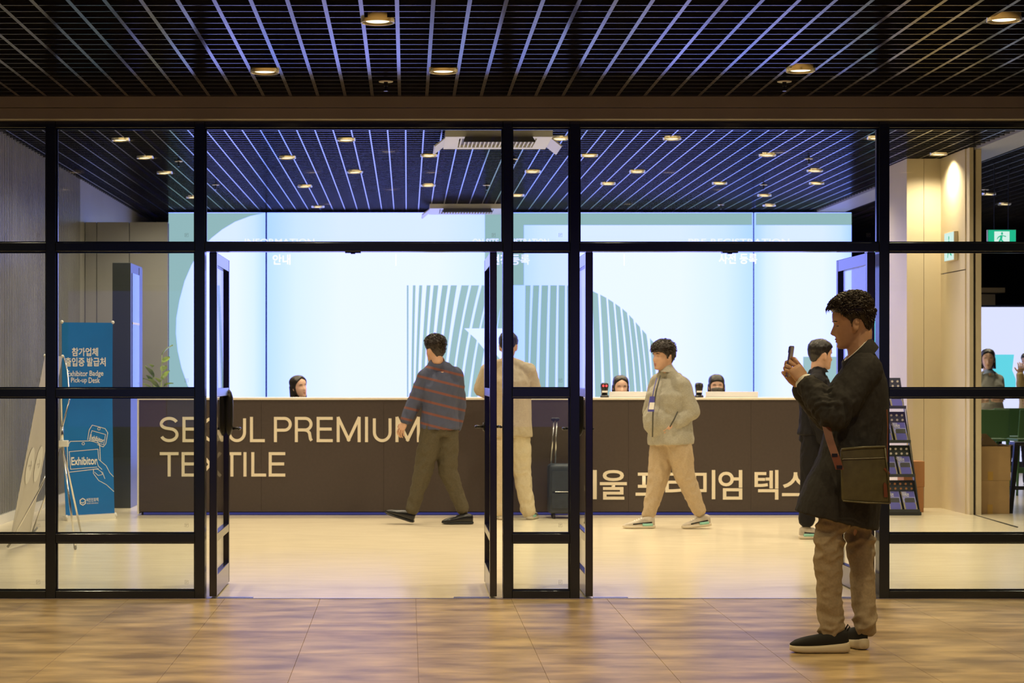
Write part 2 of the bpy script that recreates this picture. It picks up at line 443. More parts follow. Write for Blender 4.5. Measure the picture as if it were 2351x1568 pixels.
# stepped pier and sliding-door post on the right
YA = 1.36 * F / (1166 - CY); YB = 1.36 * F / (1182 - CY)
xa, xb2 = P(2082, 0, YA).x, P(2160, 0, YA).x
xc = P(2211, 0, YB).x
pier = sthing('wall_pier', (xa, YA, 0))
MB().box(xa, xa + 0.02, YA, YA + 0.75, 0, ZL).build('side_panel', 'beige', pier)
MB().box(xa + 0.02, (xa + xb2) / 2 - 0.002, YA, YA + 0.75, 0, ZL).build('panel', 'beige', pier)
MB().box((xa + xb2) / 2 + 0.002, xb2 + 0.02, YA, YA + 0.75, 0, ZL).build('panel', 'beige', pier)
zdoor = P(0, 625, 19.5).z
MB().box(xb2, xb2 + 0.10, YB + 0.12, YA, zdoor + 0.005, ZL).build('upper_panel', 'beige', pier)
MB().box(xb2, xb2 + 0.10, YB + 0.12, YA, 0, zdoor - 0.005).build('lower_panel', 'beige', pier)
MB().box(xb2 + 0.01, P(2235, 0, YB).x, YB, YB + 0.12, 0, ZL).build('post', 'beige', pier)
MB().box(P(2235, 0, YB).x, P(2241, 0, YB).x, YB + 0.03, YB + 0.12, 0, ZL).build('slot', 'dark_gap', pier)
MB().box(P(2241, 0, YB).x, P(2253, 0, YB).x, YB, YB + 0.4, 0, ZL).build('jamb', 'beige', pier)
struct('trim_6', MB().hexa([P(2235, 1182, YB) + V((0, 0, .001)), P(2238, 1182, YB) + V((0, 0, .001)), P(2338, 1210, 17.4), P(2335, 1211, 17.3)],
                           [P(2235, 1182, YB) + V((0, 0, .003)), P(2238, 1182, YB) + V((0, 0, .003)), P(2338, 1210, 17.4) + V((0, 0, .003)), P(2335, 1211, 17.3) + V((0, 0, .003))]), 'dark_gap')

# glazed partition
gw = sthing('window_1', (0, YG, 0))
def gx(px): return (px - CX) / 380
def gz(py): return H - (py - CY) / 380
D0, D1 = YG, YG + 0.11
MUL = [(105, 127), (447, 470), (1155, 1176), (1309, 1331), (2019, 2042)]
for a, b in MUL + [(-1010, -988), (3000, 3022)]:
    finish('mullion', bevelled(MB().box(gx(a), gx(b), D0, D1, 0, gz(277)), 0.003, 2), 'frame', gw)
bays = [(-988, 105, 1), (127, 447, 1), (470, 1155, 0), (1176, 1309, 1), (1331, 2019, 0), (2042, 3000, 1)]
ROWS = [(293, 557), (577, 892), (912, 1226), (1246, 1357)]
RAILS = [(275, 293), (557, 577), (892, 912), (1226, 1246), (1357, 1375)]
for a, b, full in bays:
    for k, (t, bt) in enumerate(RAILS):
        if not full and k > 1: continue
        finish('rail', bevelled(MB().box(gx(a), gx(b), D0 + 0.004, D1 - 0.004, gz(bt) if k < 4 else 0.0, gz(t)), 0.003, 2), 'frame', gw)
    for k, (t, bt) in enumerate(ROWS):
        if not full and k > 0: continue
        g = MB().box(gx(a) - 0.004, gx(b) + 0.004, D0 + 0.05, D0 + 0.058, gz(bt) - 0.004, gz(t) + 0.004).build('glass_pane', 'glass', gw)
        # glazing bead round the pane and the small maker's stamp in its corner
        bd = MB(); q = 0.009
        for (u0, u1, v0, v1) in ((gx(a), gx(b), gz(bt), gz(bt) + q), (gx(a), gx(b), gz(t) - q, gz(t)), (gx(a), gx(a) + q, gz(bt) + q, gz(t) - q), (gx(b) - q, gx(b), gz(bt) + q, gz(t) - q)):
            bd.box(u0, u1, D0 + 0.035, D0 + 0.049, v0, v1)
        bd.build('glazing_bead', 'frame', gw)
        if full or k == 0:
            sx, sz = gx(b) - 0.066, gz(bt) + 0.038; st = MB(); yy = D0 + 0.0485
            for (u0, u1, v0, v1) in ((0, .022, .0212, .022), (0, .022, 0, .0008), (0, .0008, 0, .022), (.0212, .022, 0, .022), (.004, .018, .014, .0155), (.004, .014, .007, .0085)):
                st.box(sx + u0, sx + u1, yy, yy + 0.001, sz + v0, sz + v1)
            if b < 2900: st.build('maker_stamp', 'stamp', g)

# four door leaves standing open at right angles, hinged at the near stile
def leaf(n, x0, x1, face):
    """x0..x1 thickness; face = +1 when the +x face looks at the camera axis"""
    d = sthing('door_%d' % n, (x0, YG, 0)); y0, y1 = YG + 0.02, YG + 0.88
    z0, z1 = 0.012, gz(579); st = 0.05
    finish('stile', bevelled(MB().box(x0, x1, y0, y0 + st, z0, z1), 0.003, 2), 'frame_side', d)
    fs = finish('stile', bevelled(MB().box(x0, x1, y1 - st, y1, z0, z1), 0.003, 2), 'frame_side', d)
    for a, b in ((z1 - 0.075, z1), (gz(912), gz(892)), (gz(1246), gz(1226)), (z0, z0 + 0.13)):
        finish('rail', bevelled(MB().box(x0 + 0.001, x1 - 0.001, y0 + st, y1 - st, a, b), 0.003, 2), 'frame_side', d)
    for a, b in ((gz(892), z1 - 0.075), (gz(1226), gz(912)), (z0 + 0.13, gz(1246))):
        MB().box((x0 + x1) / 2 - 0.004, (x0 + x1) / 2 + 0.004, y0 + st - 0.003, y1 - st + 0.003, a - 0.003, b + 0.003).build('glass_pane', 'glass_lit', d)
    xm = (x0 + x1) / 2
    MB().box(xm - 0.02, xm + 0.02, y0, y0 + 0.08, z1, gz(577)).build('top_pivot', 'steel_plate', d)
    return d, x0, x1, y1
def smart_lock(d, x0, x1, y1, lever):
    zc = gz(985) - 0.02
    for sd in (-1, 1):
        xx = x1 if sd > 0 else x0
        h_ = MB().oval([(V((xx, y1 - 0.04, 1.10 - 0.15 + 0.005 + t)), V((0.001 + 0.026 * (1 - abs(t / .152 - 1) ** 6), 0, 0)), V((0, 0.001 + 0.034 * (1 - abs(t / .152 - 1) ** 8), 0))) for t in [0.001, 0.004, 0.01, 0.02, 0.05, 0.1, 0.152, 0.2, 0.25, 0.285, 0.295, 0.3, 0.303]], 20, 3)
        o = h_.build('lock_housing', 'black_metal', d, True)
        MB().chain([(xx + sd * 0.02, y1 - 0.04, zc), (xx + sd * 0.07, y1 - 0.04, zc), (xx + sd * 0.07, y1 - 0.13, zc)], [0.009, 0.010, 0.008]).build('lever', 'black_metal', o, True)
def lever_lock(d, x0, x1, y1):
    zc = gz(988)
    for sd in (-1, 1):
        xx = x1 if sd > 0 else x0
        o = MB().cyl((min(xx, xx + sd * 0.012), y1 - 0.045, zc), 0.027, 0.012, 'x', 24).build('rose', 'black_metal', d, True)
        MB().chain([(xx, y1 - 0.045, zc), (xx + sd * 0.055, y1 - 0.045, zc), (xx + sd * 0.06, y1 - 0.15, zc)], [0.009, 0.010, 0.008]).build('lever', 'black_metal', o, True)
L1 = leaf(1, gx(480), gx(497), 1); smart_lock(*L1, 1)
L2 = leaf(2, gx(1125), gx(1141), -1); lever_lock(*L2)
L3 = leaf(3, gx(1345), gx(1362), -1); smart_lock(*L3, -1)
L4 = leaf(4, gx(1993), gx(2010), -1); lever_lock(*L4)
# floor pivot covers and door stops
for n, (a, b) in enumerate([(497, 580), (1042, 1124), (1364, 1443), (1900, 1992)]):
    struct('trim_%d' % (7 + n), MB().box(gx(a), gx(b), YG + 0.025, YG + 0.075, 0, 0.005), 'steel_plate')
for n, c in enumerate((810, 1678)):
    mb = MB().box(gx(c - 18), gx(c + 18), YG + 0.02, YG + 0.08, gz(580), gz(576.5)); mb.box(gx(c - 5), gx(c + 5), YG + 0.03, YG + 0.07, gz(582), gz(580))
    struct('trim_%d' % (11 + n), mb, 'frame')

# ------------------------------------------------------------------ video wall behind the counter
SS = 172.0; YS = F / SS
def sx(px): return (px - CX) / SS
def sz(py): return H - (py - CY) / SS
vw = thing('video_wall', 'huge glowing pale blue video wall behind the brown reception counter', 'screen', (sx(1171), YS, 0))
edges = [387, 611, 1171, 1731, 1955]; ztop = sz(488)
for a, b in zip(edges, edges[1:]):
    MB().box(sx(a) + (0.012 if a > 400 else 0), sx(b) - (0.012 if b < 1900 else 0), YS, YS + 0.05, 0.12, ztop).build('panel', 'screen_white', vw)
bz = MB().box(sx(387), sx(1955), YS + 0.051, YS + 0.16, 0.0, ztop); bz.box(sx(387), sx(1955), YS + 0.0, YS + 0.16, ztop, ztop + 0.012)
bz.box(sx(387) - 0.012, sx(387), YS, YS + 0.16, 0, ztop + 0.012); bz.box(sx(1955), sx(1955) + 0.012, YS, YS + 0.16, 0, ztop + 0.012)
bz.build('frame', 'frame', vw)
def graphic(pts, m, lift=0.002, name='graphic'):
    o = MB().plate([(sx(x), YS - lift, sz(y)) for x, y in pts], (0, 0.0015, 0)).build(name, m, vw); return o
arc = [(611, 490), (575, 496), (540, 509), (510, 527), (485, 547), (460, 574), (440, 608), (424, 645), (412, 690), (405, 730), (404, 765), (408, 805), (417, 845), (431, 885), (450, 917), (470, 945)]
graphic([(387, 489)] + arc[:1][:0] + [(607, 489)] + arc[1:] + [(470, 1000), (387, 1000)], 'screen_teal')
graphic([(1113, 489), (1167, 489), (1167, 655), (1113, 655)], 'screen_teal')
graphic([(1175, 489), (1203, 489), (1203, 655), (1175, 655)], 'screen_teal')
graphic([(1203, 489), (1727, 489), (1727, 517), (1203, 517)], 'screen_teal')
graphic([(1735, 489), (1955, 489), (1955, 517), (1735, 517)], 'screen_teal')
graphic([(1844, 819), (1955, 819), (1955, 1000), (1844, 1000)], 'screen_teal')
def bar(xb, xt, wb, wt, ytop, p=1.7, sl=0.0):
    L, R = [], []
    for k in range(11):
        t = k / 10; y = 1000 + (ytop - 1000) * t; c = xb + (xt - xb) * t ** p; hw = (wb + (wt - wb) * t) / 2
        L.append((c - hw, y - (sl * hw if k == 10 else 0))); R.append((c + hw, y + (sl * hw if k == 10 else 0)))
    graphic(L + R[::-1], 'screen_teal', 0.0025, 'stripe')
lb = [(936, 936, 3, 4), (946, 951, 5, 6), (955, 966, 5, 7), (967, 984, 7, 9), (979, 1001, 8, 11), (992, 1022, 9, 13), (1008, 1042, 10, 14), (1024, 1068, 12, 17), (1042, 1091, 13, 18), (1062, 1115, 14, 18), (1083, 1136, 15, 18), (1106, 1152, 16, 16), (1128, 1164, 16, 12)]
for xb, xt, wb, wt in lb: bar(xb, xt, wb, wt, 655)
rb = [(1208, 1212, 6, 12, 655), (1222, 1231, 16, 14, 655), (1244, 1251, 16.5, 15, 655), (1266, 1271, 16.5, 15, 655), (1288, 1290, 16.5, 14.5, 655), (1310, 1309, 16.5, 14.5, 656), (1332, 1329, 16.5, 14, 658), (1353, 1347, 15.5, 14, 662), (1375, 1366, 16.5, 14, 671), (1397, 1385, 16, 14, 680), (1418, 1402, 15, 12.5, 690), (1437, 1418, 14, 11.5, 701), (1455, 1434, 12.5, 11, 713), (1470, 1449, 11, 10, 728), (1484, 1464, 9.5, 10, 745), (1496, 1479, 8, 10, 762), (1507, 1496, 7, 8, 781)]
for k_, (xb, xt, wb, wt, yt) in enumerate(rb):
    a_, b_ = rb[max(0, k_ - 1)], rb[min(len(rb) - 1, k_ + 1)]; bar(xb, xt, wb, wt, yt, 1.7, (b_[4] - a_[4]) / (b_[1] - a_[1]))
graphic([(1066, 754), (1167, 754), (1167, 846), (1140, 815), (1110, 800), (1092, 778)], 'screen_flat', 0.005)
def stext(body, x0, x1, y0, y1, bold=0.02):
    lettering('screen_text', body, (sx(x0), YS - 0.007, sz(y1)), (sx(x1) - sx(x0), 0, 0), (0, 0, sz(y0) - sz(y1)), 'screen_pure', vw, bold)
stext('안내', 626, 667, 584, 608); stext('INFORMATION', 562, 722, 548, 562)
stext('현장등록', 1126, 1216, 584, 608); stext('ON-SITE REGISTRATION', 1085, 1260, 548, 562)
stext('사전 등록', 1650, 1738, 582, 606); stext('PRE-REGISTRATION', 1580, 1812, 548, 562)
for x in (908, 1432): graphic([(x, 583), (x + 2, 583), (x + 2, 610), (x, 610)], 'screen_pure', 0.006, 'divider')

# ------------------------------------------------------------------ reception counter
YC = F / 239.0
def cx_(px): return (px - CX) / 239
def cz(py): return H - (py - CY) / 239
xl, xr = cx_(316), cx_(2008); zc = cz(918)
rc = thing('reception_counter', 'long brown reception counter with raised cream lettering and white top edge', 'counter', ((xl + xr) / 2, YC, 0))
n = 6
for k in range(n):
    a, b = xl + 0.012 + (xr - xl - 0.024) * k / n, xl + 0.012 + (xr - xl - 0.024) * (k + 1) / n
    MB().box(a + 0.0008, b - 0.0008, YC, YC + 0.02, 0.035, zc).build('front_panel', 'counter', rc)
MB().box(xl + 0.03, xr - 0.03, YC + 0.06, YC + 0.58, 0.0, 0.035).build('plinth', 'black', rc)
MB().box(xl + 0.05, xr - 0.05, YC + 0.045, YC + 0.058, 0.004, 0.024).build('toe_light', 'toe_light', rc)
finish('worktop', bevelled(MB().box(xl - 0.004, xr + 0.004, YC - 0.008, YC + 0.38, zc, zc + 0.022), 0.003, 2), 'counter_top', rc)
MB().box(xl + 0.03, xr - 0.03, YC + 0.34, YC + 0.60, 0.72, 0.75).build('desk_top', 'counter_top', rc)
MB().box(xl - 0.004, xl + 0.012, YC - 0.004, YC + 0.60, 0.012, zc).build('end_panel', 'counter_top', rc)
MB().box(xr - 0.012, xr + 0.004, YC - 0.004, YC + 0.60, 0.012, zc).build('end_panel', 'counter_top', rc)
MB().box(xl + 0.03, xr - 0.03, YC + 0.32, YC + 0.34, 0.035, zc).build('back_panel', 'counter', rc)
def ctext(body, x0, x1, y0, y1, bold=0.0):
    lettering('lettering', body, (cx_(x0), YC - 0.006, cz(y1)), (cx_(x1) - cx_(x0), 0, 0), (0, 0, cz(y0) - cz(y1)), 'lettering', rc, bold)
def arcp(cx0, cy0, rx, ry, a0, a1, n=14): return [(cx0 + rx * math.cos(math.radians(a0 + (a1 - a0) * k / n)), cy0 + ry * math.sin(math.radians(a0 + (a1 - a0) * k / n))) for k in range(n + 1)]
def glyph(ch):
    """stroke skeletons in a unit box, y up"""
    if ch == 'S': return [arcp(.5, .745, .5, .255, 22, 180, 12) + arcp(.5, .745, .5, .20, 180, 262, 6) + arcp(.5, .27, .5, .27, 80, -90, 12)[1:] + arcp(.5, .27, .5, .27, -90, -160, 6)[1:]]
    if ch == 'E': return [[(0, 0), (0, 1)], [(0, 1), (1, 1)], [(0, .52), (.92, .52)], [(0, 0), (1, 0)]]
    if ch == 'O': return [arcp(.5, .5, .5, .5, 0, 360, 32)]
    if ch == 'U': return [[(0, 1), (0, .38)] + arcp(.5, .38, .5, .38, 180, 360, 16)[1:] + [(1, 1)]]
    if ch == 'L': return [[(0, 1), (0, 0)], [(0, 0), (1, 0)]]
    if ch == 'P': return [[(0, 0), (0, 1)], [(0, 1), (.6, 1)] + arcp(.6, .735, .4, .265, 90, -90, 12)[1:] + [(0, .47)]]
    if ch == 'R': return [[(0, 0), (0, 1)], [(0, 1), (.58, 1)] + arcp(.58, .74, .38, .26, 90, -90, 12)[1:] + [(0, .48)], [(.55, .48), (.74, .44), (.86, .34), (.89, .2), (.92, .08), (1, 0)]]
    if ch == 'M': return [[(0, 0), (0, 1)], [(0.02, 1), (.5, .04)], [(.5, .04), (.98, 1)], [(1, 1), (1, 0)]]
    if ch == 'I': return [[(.5, 0), (.5, 1)]]
    if ch == 'T': return [[(0, 1), (1, 1)], [(.5, 1), (.5, 0)]]
    if ch == 'X': return [[(0, 0), (1, 1)], [(0, 1), (1, 0)]]
def letter(ch, x0, x1, y0, y1, st=6.9):
    h_ = st / 2; mb = MB()
    for gi, pl in enumerate(glyph(ch)):
        pts = [V((x0 + h_ + u * (x1 - x0 - st), y1 - h_ - v * (y1 - y0 - st), 0)) for u, v in pl]; n_ = len(pts); ring = []
        for i_, p in enumerate(pts):
            closed = (pts[0] - pts[-1]).length < .01
            a_ = pts[i_ - 1] if i_ else (pts[-2] if closed else p); b_ = pts[i_ + 1] if i_ < n_ - 1 else (pts[1] if closed else p)
            t_ = (b_ - a_).normalized(); nn = V((-t_.y, t_.x, 0)) * h_
            e = t_ * (h_ if not closed and n_ == 2 else 0) * (-1 if i_ == 0 else 1)
            ring.append([p + nn + e, p - nn + e])
        for (a_, b_), (c_, d_) in zip(ring, ring[1:]):
            ly = YC - .005 - .0007 * gi; q4 = [(cx_(p.x), ly, cz(p.y)) for p in (a_, b_, d_, c_)]; mb.plate(q4, (0, YC - .0005 - ly, 0))
    mb.build('letter', 'lettering', rc)
for ch, a, b in (('S', 367, 410), ('E', 419, 457), ('O', 462, 517), ('U', 523, 565), ('L', 574, 608), ('P', 629, 670), ('R', 677, 719), ('E', 727, 764), ('M', 773, 828), ('I', 838, 845), ('U', 856, 899), ('M', 908, 964)): letter(ch, a, b, 957, 1015)
for ch, a, b in (('T', 367, 410), ('E', 417, 455), ('X', 458, 508), ('T', 511, 554), ('I', 559, 566), ('L', 577, 611), ('E', 617, 655)): letter(ch, a, b, 1038, 1094)
for ch, a, b, y0_, y1_ in (('서', 1306, 1370, 1079, 1146), ('울', 1377, 1439, 1079, 1147), ('프', 1459, 1520, 1085, 1138), ('리', 1527, 1580, 1079, 1146), ('미', 1590, 1642, 1079, 1146), ('엄', 1649, 1704, 1079, 1147), ('텍', 1732, 1787, 1079, 1147), ('스', 1795, 1858, 1084, 1139), ('타', 1866, 1930, 1079, 1146), ('일', 1938, 1994, 1079, 1147)):
    lettering('letter', ch, (cx_(a), YC - .006, cz(y1_)), (cx_(b) - cx_(a), 0, 0), (0, 0, cz(y0_) - cz(y1_)), 'lettering', rc, .014)

# things on the counter
def scanner(px, py, lit):
    b = P(px, 914, YC + 0.1); b.z = zc + 0.022
    t = thing('badge_scanner', 'black barcode scanner with two lit red lights on the counter' if lit else 'black barcode scanner with unlit head on the counter', 'scanner', b)
    MB().oval([(b + V((0, 0, .001)), (0.042, 0, 0), (0, 0.045, 0)), (b + V((0, 0, .014)), (0.042, 0, 0), (0, 0.045, 0)), (b + V((0, 0.01, .03)), (0.028, 0, 0), (0, 0.03, 0))], 20, 3).build('base', 'scanner', t, True)
    MB().oval([(b + V((0, 0.012, .025)), (0.030, 0, 0), (0, 0.026, 0)), (b + V((0, 0.008, .07)), (0.034, 0, 0), (0, 0.03, 0)), (b + V((0, 0.0, .11)), (0.040, 0, 0), (0, 0.035, 0)), (b + V((0, 0.0, .135)), (0.036, 0, 0), (0, 0.03, 0)), (b + V((0, 0.0, .142)), (0.022, 0, 0), (0, 0.02, 0))], 20, 3).build('head', 'scanner', t, True)
    MB().box(b.x - 0.026, b.x + 0.026, b.y - 0.031, b.y - 0.026, b.z + 0.048, b.z + 0.066).build('sticker', 'print_white', t)
    for s in (-1, 1):
        MB().ball((b.x + s * 0.015, b.y - 0.034, b.z + 0.112), (0.009, 0.006, 0.009)).build('light', 'red_led' if lit else 'scanner', t, True)
scanner(1388, 880, True); scanner(1605, 883, False)
for a, b, lab in ((1399, 1506, 'white laptop lid behind the scanner with red lights'), (1620, 1741, 'white laptop lid in front of the masked receptionist')):
    y = YC + 0.20; xa_, xb_ = P(a, 0, y).x, P(b, 0, y).x; z = zc + 0.0225
    t = thing('laptop', lab, 'laptop', ((xa_ + xb_) / 2, y, z))
    finish('lid', bevelled(MB().hexa([(xa_, y, z + .006), (xb_, y, z + .006), (xb_, y + .012, z + .006), (xa_, y + .012, z + .006)], [(xa_, y - .006, P(0, 899, y).z), (xb_, y - .006, P(0, 899, y).z), (xb_, y + .006, P(0, 899, y).z), (xa_, y + .006, P(0, 899, y).z)]), 0.002, 2), 'white_plastic', t)
    MB().box(xa_, xb_, y + 0.002, y + 0.10, z, z + 0.008).build('base', 'white_plastic', t)

# ------------------------------------------------------------------ signage totem, plant
YTm = F / 227.0; x0, x1 = P(258, 0, YTm).x, P(300, 0, YTm).x; zt_ = P(0, 603, YTm).z
t = thing('signage_totem', 'tall dark free-standing kiosk column beside the blue banner', 'kiosk', ((x0 + x1) / 2, YTm, 0))
finish('body', bevelled(MB().box(x0, x1, YTm, YTm + 0.85, 0.0, zt_), 0.004, 2), 'totem', t)
MB().box(x1, x1 + 0.006, YTm + 0.10, YTm + 0.60, 1.15, zt_ - 0.10).build('side_screen', 'totem_panel', t)
MB().box(x1, x1 + 0.008, YTm + 0.10, YTm + 0.60, zt_ - 0.62, zt_ - 0.60).build('strip', 'white', t)
MB().box(x1, x1 + 0.004, YTm + 0.62, YTm + 0.85, 0.02, zt_ - 0.02).build('side_panel', 'totem', t)
def leaf_mesh(L, W, bend):
    mb = MB(); r = []
    prof = [(0, .05), (.12, .5), (.3, .9), (.5, 1), (.7, .8), (.88, .42), (1, .03)]
    vs = []
    for u, wd in prof:
        z = bend * math.sin(u * 1.8) * L
        for s, dz in ((-1, .012), (0, 0), (1, .012)): vs.append((s * W * wd / 2, u * L, z + dz))
    n_ = len(prof)
    fs = [(3 * i + k, 3 * i + k + 1, 3 * i + k + 4, 3 * i + k + 3) for i in range(n_ - 1) for k in range(2)]
    return mb.add(vs, fs).mesh('leaf')
LM = leaf_mesh(0.16, 0.085, 0.25); LM.materials.append(M['leaf'])
def plant(loc, label, hgt, nst, spread, pot=(0.17, 0.34), cat='plant'):
    loc = V(loc); t = thing('potted_plant', label, cat, loc)
    MB().tube([loc, loc + V((0, 0, pot[1])), loc + V((0, 0, pot[1])), loc + V((0, 0, pot[1] - 0.04))], [pot[0] * .8, pot[0], pot[0] * .9, pot[0] * .88], 24).build('pot', 'terracotta', t, True)
    rnd = random.Random(3)
    for k in range(nst):
        a = k * 2.4 + 2.6; top = loc + V((math.cos(a) * spread, math.sin(a) * spread, hgt * rnd.uniform(.75, 1)))
        b0 = loc + V((math.cos(a) * .03, math.sin(a) * .03, pot[1] - .05)); mid = (b0 + top) / 2 + V((0, 0, .05))
        MB().tube([b0, mid, top], [0.008, 0.006, 0.003], 6).build('stem', 'leaf', t, True)
        for j in range(9):
            u = 0.35 + 0.65 * j / 8; p = b0.lerp(mid, u * 2) if u < .5 else mid.lerp(top, u * 2 - 1)
            o = bpy.data.objects.new('leaf', LM); COL.objects.link(o); o.parent = t; o.location = p - loc
            o.rotation_euler = (rnd.uniform(-.3, .7), rnd.uniform(-.4, .4), a - pi / 2 + rnd.uniform(-1.6, 1.6)); o.scale = [rnd.uniform(.7, 1.1)] * 3
plant((P(364, 0, 21.9).x, 21.9, 0), 'leafy green potted plant standing between kiosk and video wall', 1.62, 5, 0.07, (.13, .34))
# low planting laid on the counter end
b = V((cx_(378), YC + 0.12, zc + 0.022)); t = thing('planter', 'low tray of small green plants on the counter end', 'plant', b)
MB().box(b.x - 0.17, b.x + 0.17, b.y - 0.04, b.y + 0.04, b.z, b.z + 0.008).build('tray', 'black_metal', t)
rnd = random.Random(5)
for k in range(26):
    o = bpy.data.objects.new('leaf', LM); COL.objects.link(o); o.parent = t; o.location = (rnd.uniform(-.16, .16), rnd.uniform(-.03, .03), 0.01)
    o.rotation_euler = (rnd.uniform(.0, .3), 0, rnd.uniform(0, 6.28)); o.scale = [0.28] * 3

# ------------------------------------------------------------------ stand banners on the left
def along(a, b, t): return V(a).lerp(V(b), t)
bl0, bl1 = P(151, 1192, 18.12), P(263, 1187, 18.44)          # bottom left / right of the blue banner
bl0.z = 0.05; bl1.z = 0.05
up = V((0.004, 0.06, 1.83)); tl_, tr_ = P(142, 740, 18.12), P(259, 741, 18.44)
U = bl1 - bl0; Nn = V((U.y, -U.x, 0)).normalized()           # towards the camera
t = thing('banner_stand', 'blue exhibitor badge pick-up banner on a stand before the kiosk', 'banner', (bl0 + bl1) / 2 - V((0, 0, .05)))
def bq(u, v):   # banner coordinates 0..1
    return along(along(bl0, bl1, u), along(tl_, tr_, u), v) + Nn * (-0.02 * math.sin(pi * v))
vs, fs = [], []; NU, NV = 4, 12
for j in range(NV + 1):
    for i in range(NU + 1): vs.append(bq(i / NU, j / NV))
nb = len(vs); vs += [p - Nn * 0.002 for p in vs]
for j in range(NV):
    for i in range(NU):
        a = j * (NU + 1) + i; q = (a, a + 1, a + NU + 2, a + NU + 1); fs += [q, tuple(reversed([k + nb for k in q]))]
MB().add(vs, fs).build('sheet', 'banner_blue', t, True)
BW, BH = 112.0, 450.0
def bpx(x, y, lift=0.004): return bq((x - 151 + 9 * (1192 - y) / 452 * 0) / 112, (1190 - y) / 450) + Nn * lift
def btext(body, x0, x1, y0, y1, bold=0.0, m='print_white'):
    me = text_mesh(body, bold); co = [v.co for v in me.vertices]
    a0, a1 = min(c.x for c in co), max(c.x for c in co); c0, c1 = min(c.y for c in co), max(c.y for c in co)
    for v in me.vertices: v.co = bpx(x0 + (x1 - x0) * (v.co.x - a0) / (a1 - a0), y1 + (y0 - y1) * (v.co.y - c0) / (c1 - c0))
    me.update(); finish('banner_text', me, m, t)
btext('참가업체', 172, 230, 799, 819, 0.02); btext('출입증', 157, 200, 822, 843, 0.02); btext('발급처', 205, 247, 822, 843, 0.02)
btext('Exhibitor', 162, 207, 853, 866, 0.008); btext('Badge', 211, 242, 853, 869, 0.008); btext('Pick-up', 170, 205, 869, 884, 0.008); btext('Desk', 209, 234, 869, 882, 0.008)
btext('Exhibitor', 167, 226, 1055, 1074, 0.02)
btext('서진인포텍', 198, 226, 1152, 1161, 0.01); btext('SEOJIN INFOTECH', 199, 225, 1163, 1167, 0.0)
def bline(pts, wd=1.0, close=False):
    pts = [V((x, y, 0)) for x, y in pts]
    if close: pts = pts + [pts[0]]
    mb = MB()
    for a, b in zip(pts, pts[1:]):
        d = (b - a); nrm = V((-d.y, d.x, 0)).normalized() * wd / 2; e = d.normalized() * wd * .4
        q = [a - e + nrm, b + e + nrm, b + e - nrm, a - e - nrm]
        mb.add([bpx(p.x, p.y, 0.0045) for p in q], [(0, 1, 2, 3)])
    mb.build('line_drawing', 'print_white', t)
bline([(159, 1090), (159, 1030), (166, 1018), (226, 1018), (232, 1028), (233, 1064)], 1.4)
bline([(159, 1090), (160, 1090), (228, 1084)], 1.4)
bline([(163, 1042), (228, 1038), (229, 1062)], 1.2); bline([(163, 1042), (165, 1083), (225, 1080)], 1.2)
bline([(205, 1015), (209, 992), (216, 981), (245, 990), (251, 1000), (246, 1026), (240, 1033), (227, 1027)], 1.3, False)
bline([(212, 1004), (215, 994), (246, 1004), (241, 1028), (209, 1017), (212, 1004)], 1.1)
for cx0, cy0 in ((195, 1024), (231, 990)):
    bline([(cx0 + 3 * math.cos(a * pi / 4), cy0 + 3 * math.sin(a * pi / 4)) for a in range(8)], 1.1, True)
bline([(224, 1064), (228, 1078), (236, 1086)], 1.2); bline([(229, 1062), (246, 1078), (254, 1095), (262, 1104)], 1.2)
bline([(217, 1085), (216, 1094), (228, 1112), (245, 1122), (262, 1139)], 1.2); bline([(217, 1085), (226, 1085), (235, 1092), (237, 1098), (227, 1100), (219, 1092)], 1.1); bline([(237, 1092), (242, 1108)], 1.1)
bline([(190, 1152), (196, 1156), (196, 1164), (190, 1168), (184, 1164), (184, 1156)], 2.0, True); bline([(186, 1161), (190, 1163), (194, 1160)], 1.6)
# the second Exhibitor tag, slanted
me = text_mesh('Exhibitor', 0.02); co = [v.co for v in me.vertices]; a0, a1 = min(c.x for c in co), max(c.x for c in co); c0, c1 = min(c.y for c in co), max(c.y for c in co)
for v in me.vertices:
    u, q = (v.co.x - a0) / (a1 - a0), (v.co.y - c0) / (c1 - c0); v.co = bpx(209 + 32 * u + 2 * q, 1014 + 10 * u - 11 * q)
me.update(); finish('banner_text', me, 'print_white', t)
MB().hexa([bl0 + Nn * .03 + V((0, 0, -.05)), bl1 + Nn * .03 + V((0, 0, -.05)), bl1 - Nn * .06 + V((0, 0, -.05)), bl0 - Nn * .06 + V((0, 0, -.05))],
          [bl0 + Nn * .03 + V((0, 0, -.005)), bl1 + Nn * .03 + V((0, 0, -.005)), bl1 - Nn * .06 + V((0, 0, -.005)), bl0 - Nn * .06 + V((0, 0, -.005))]).build('base', 'white', t)
MB().tube([(bl0 + bl1) / 2 - Nn * .04, (tl_ + tr_) / 2 - Nn * .02], 0.008, 8).build('pole', 'chrome', t, True)
for p in (tl_, tr_):
    MB().ball(p + V((0, 0, .004)), 0.016).build('corner_clip', 'white', t, True)
for p in (bl0, bl1):
    MB().tube([p + Nn * .01, p + Nn * .03 - V((0, 0, .03))], 0.012, 8).build('corner_clip', 'white', t, True)

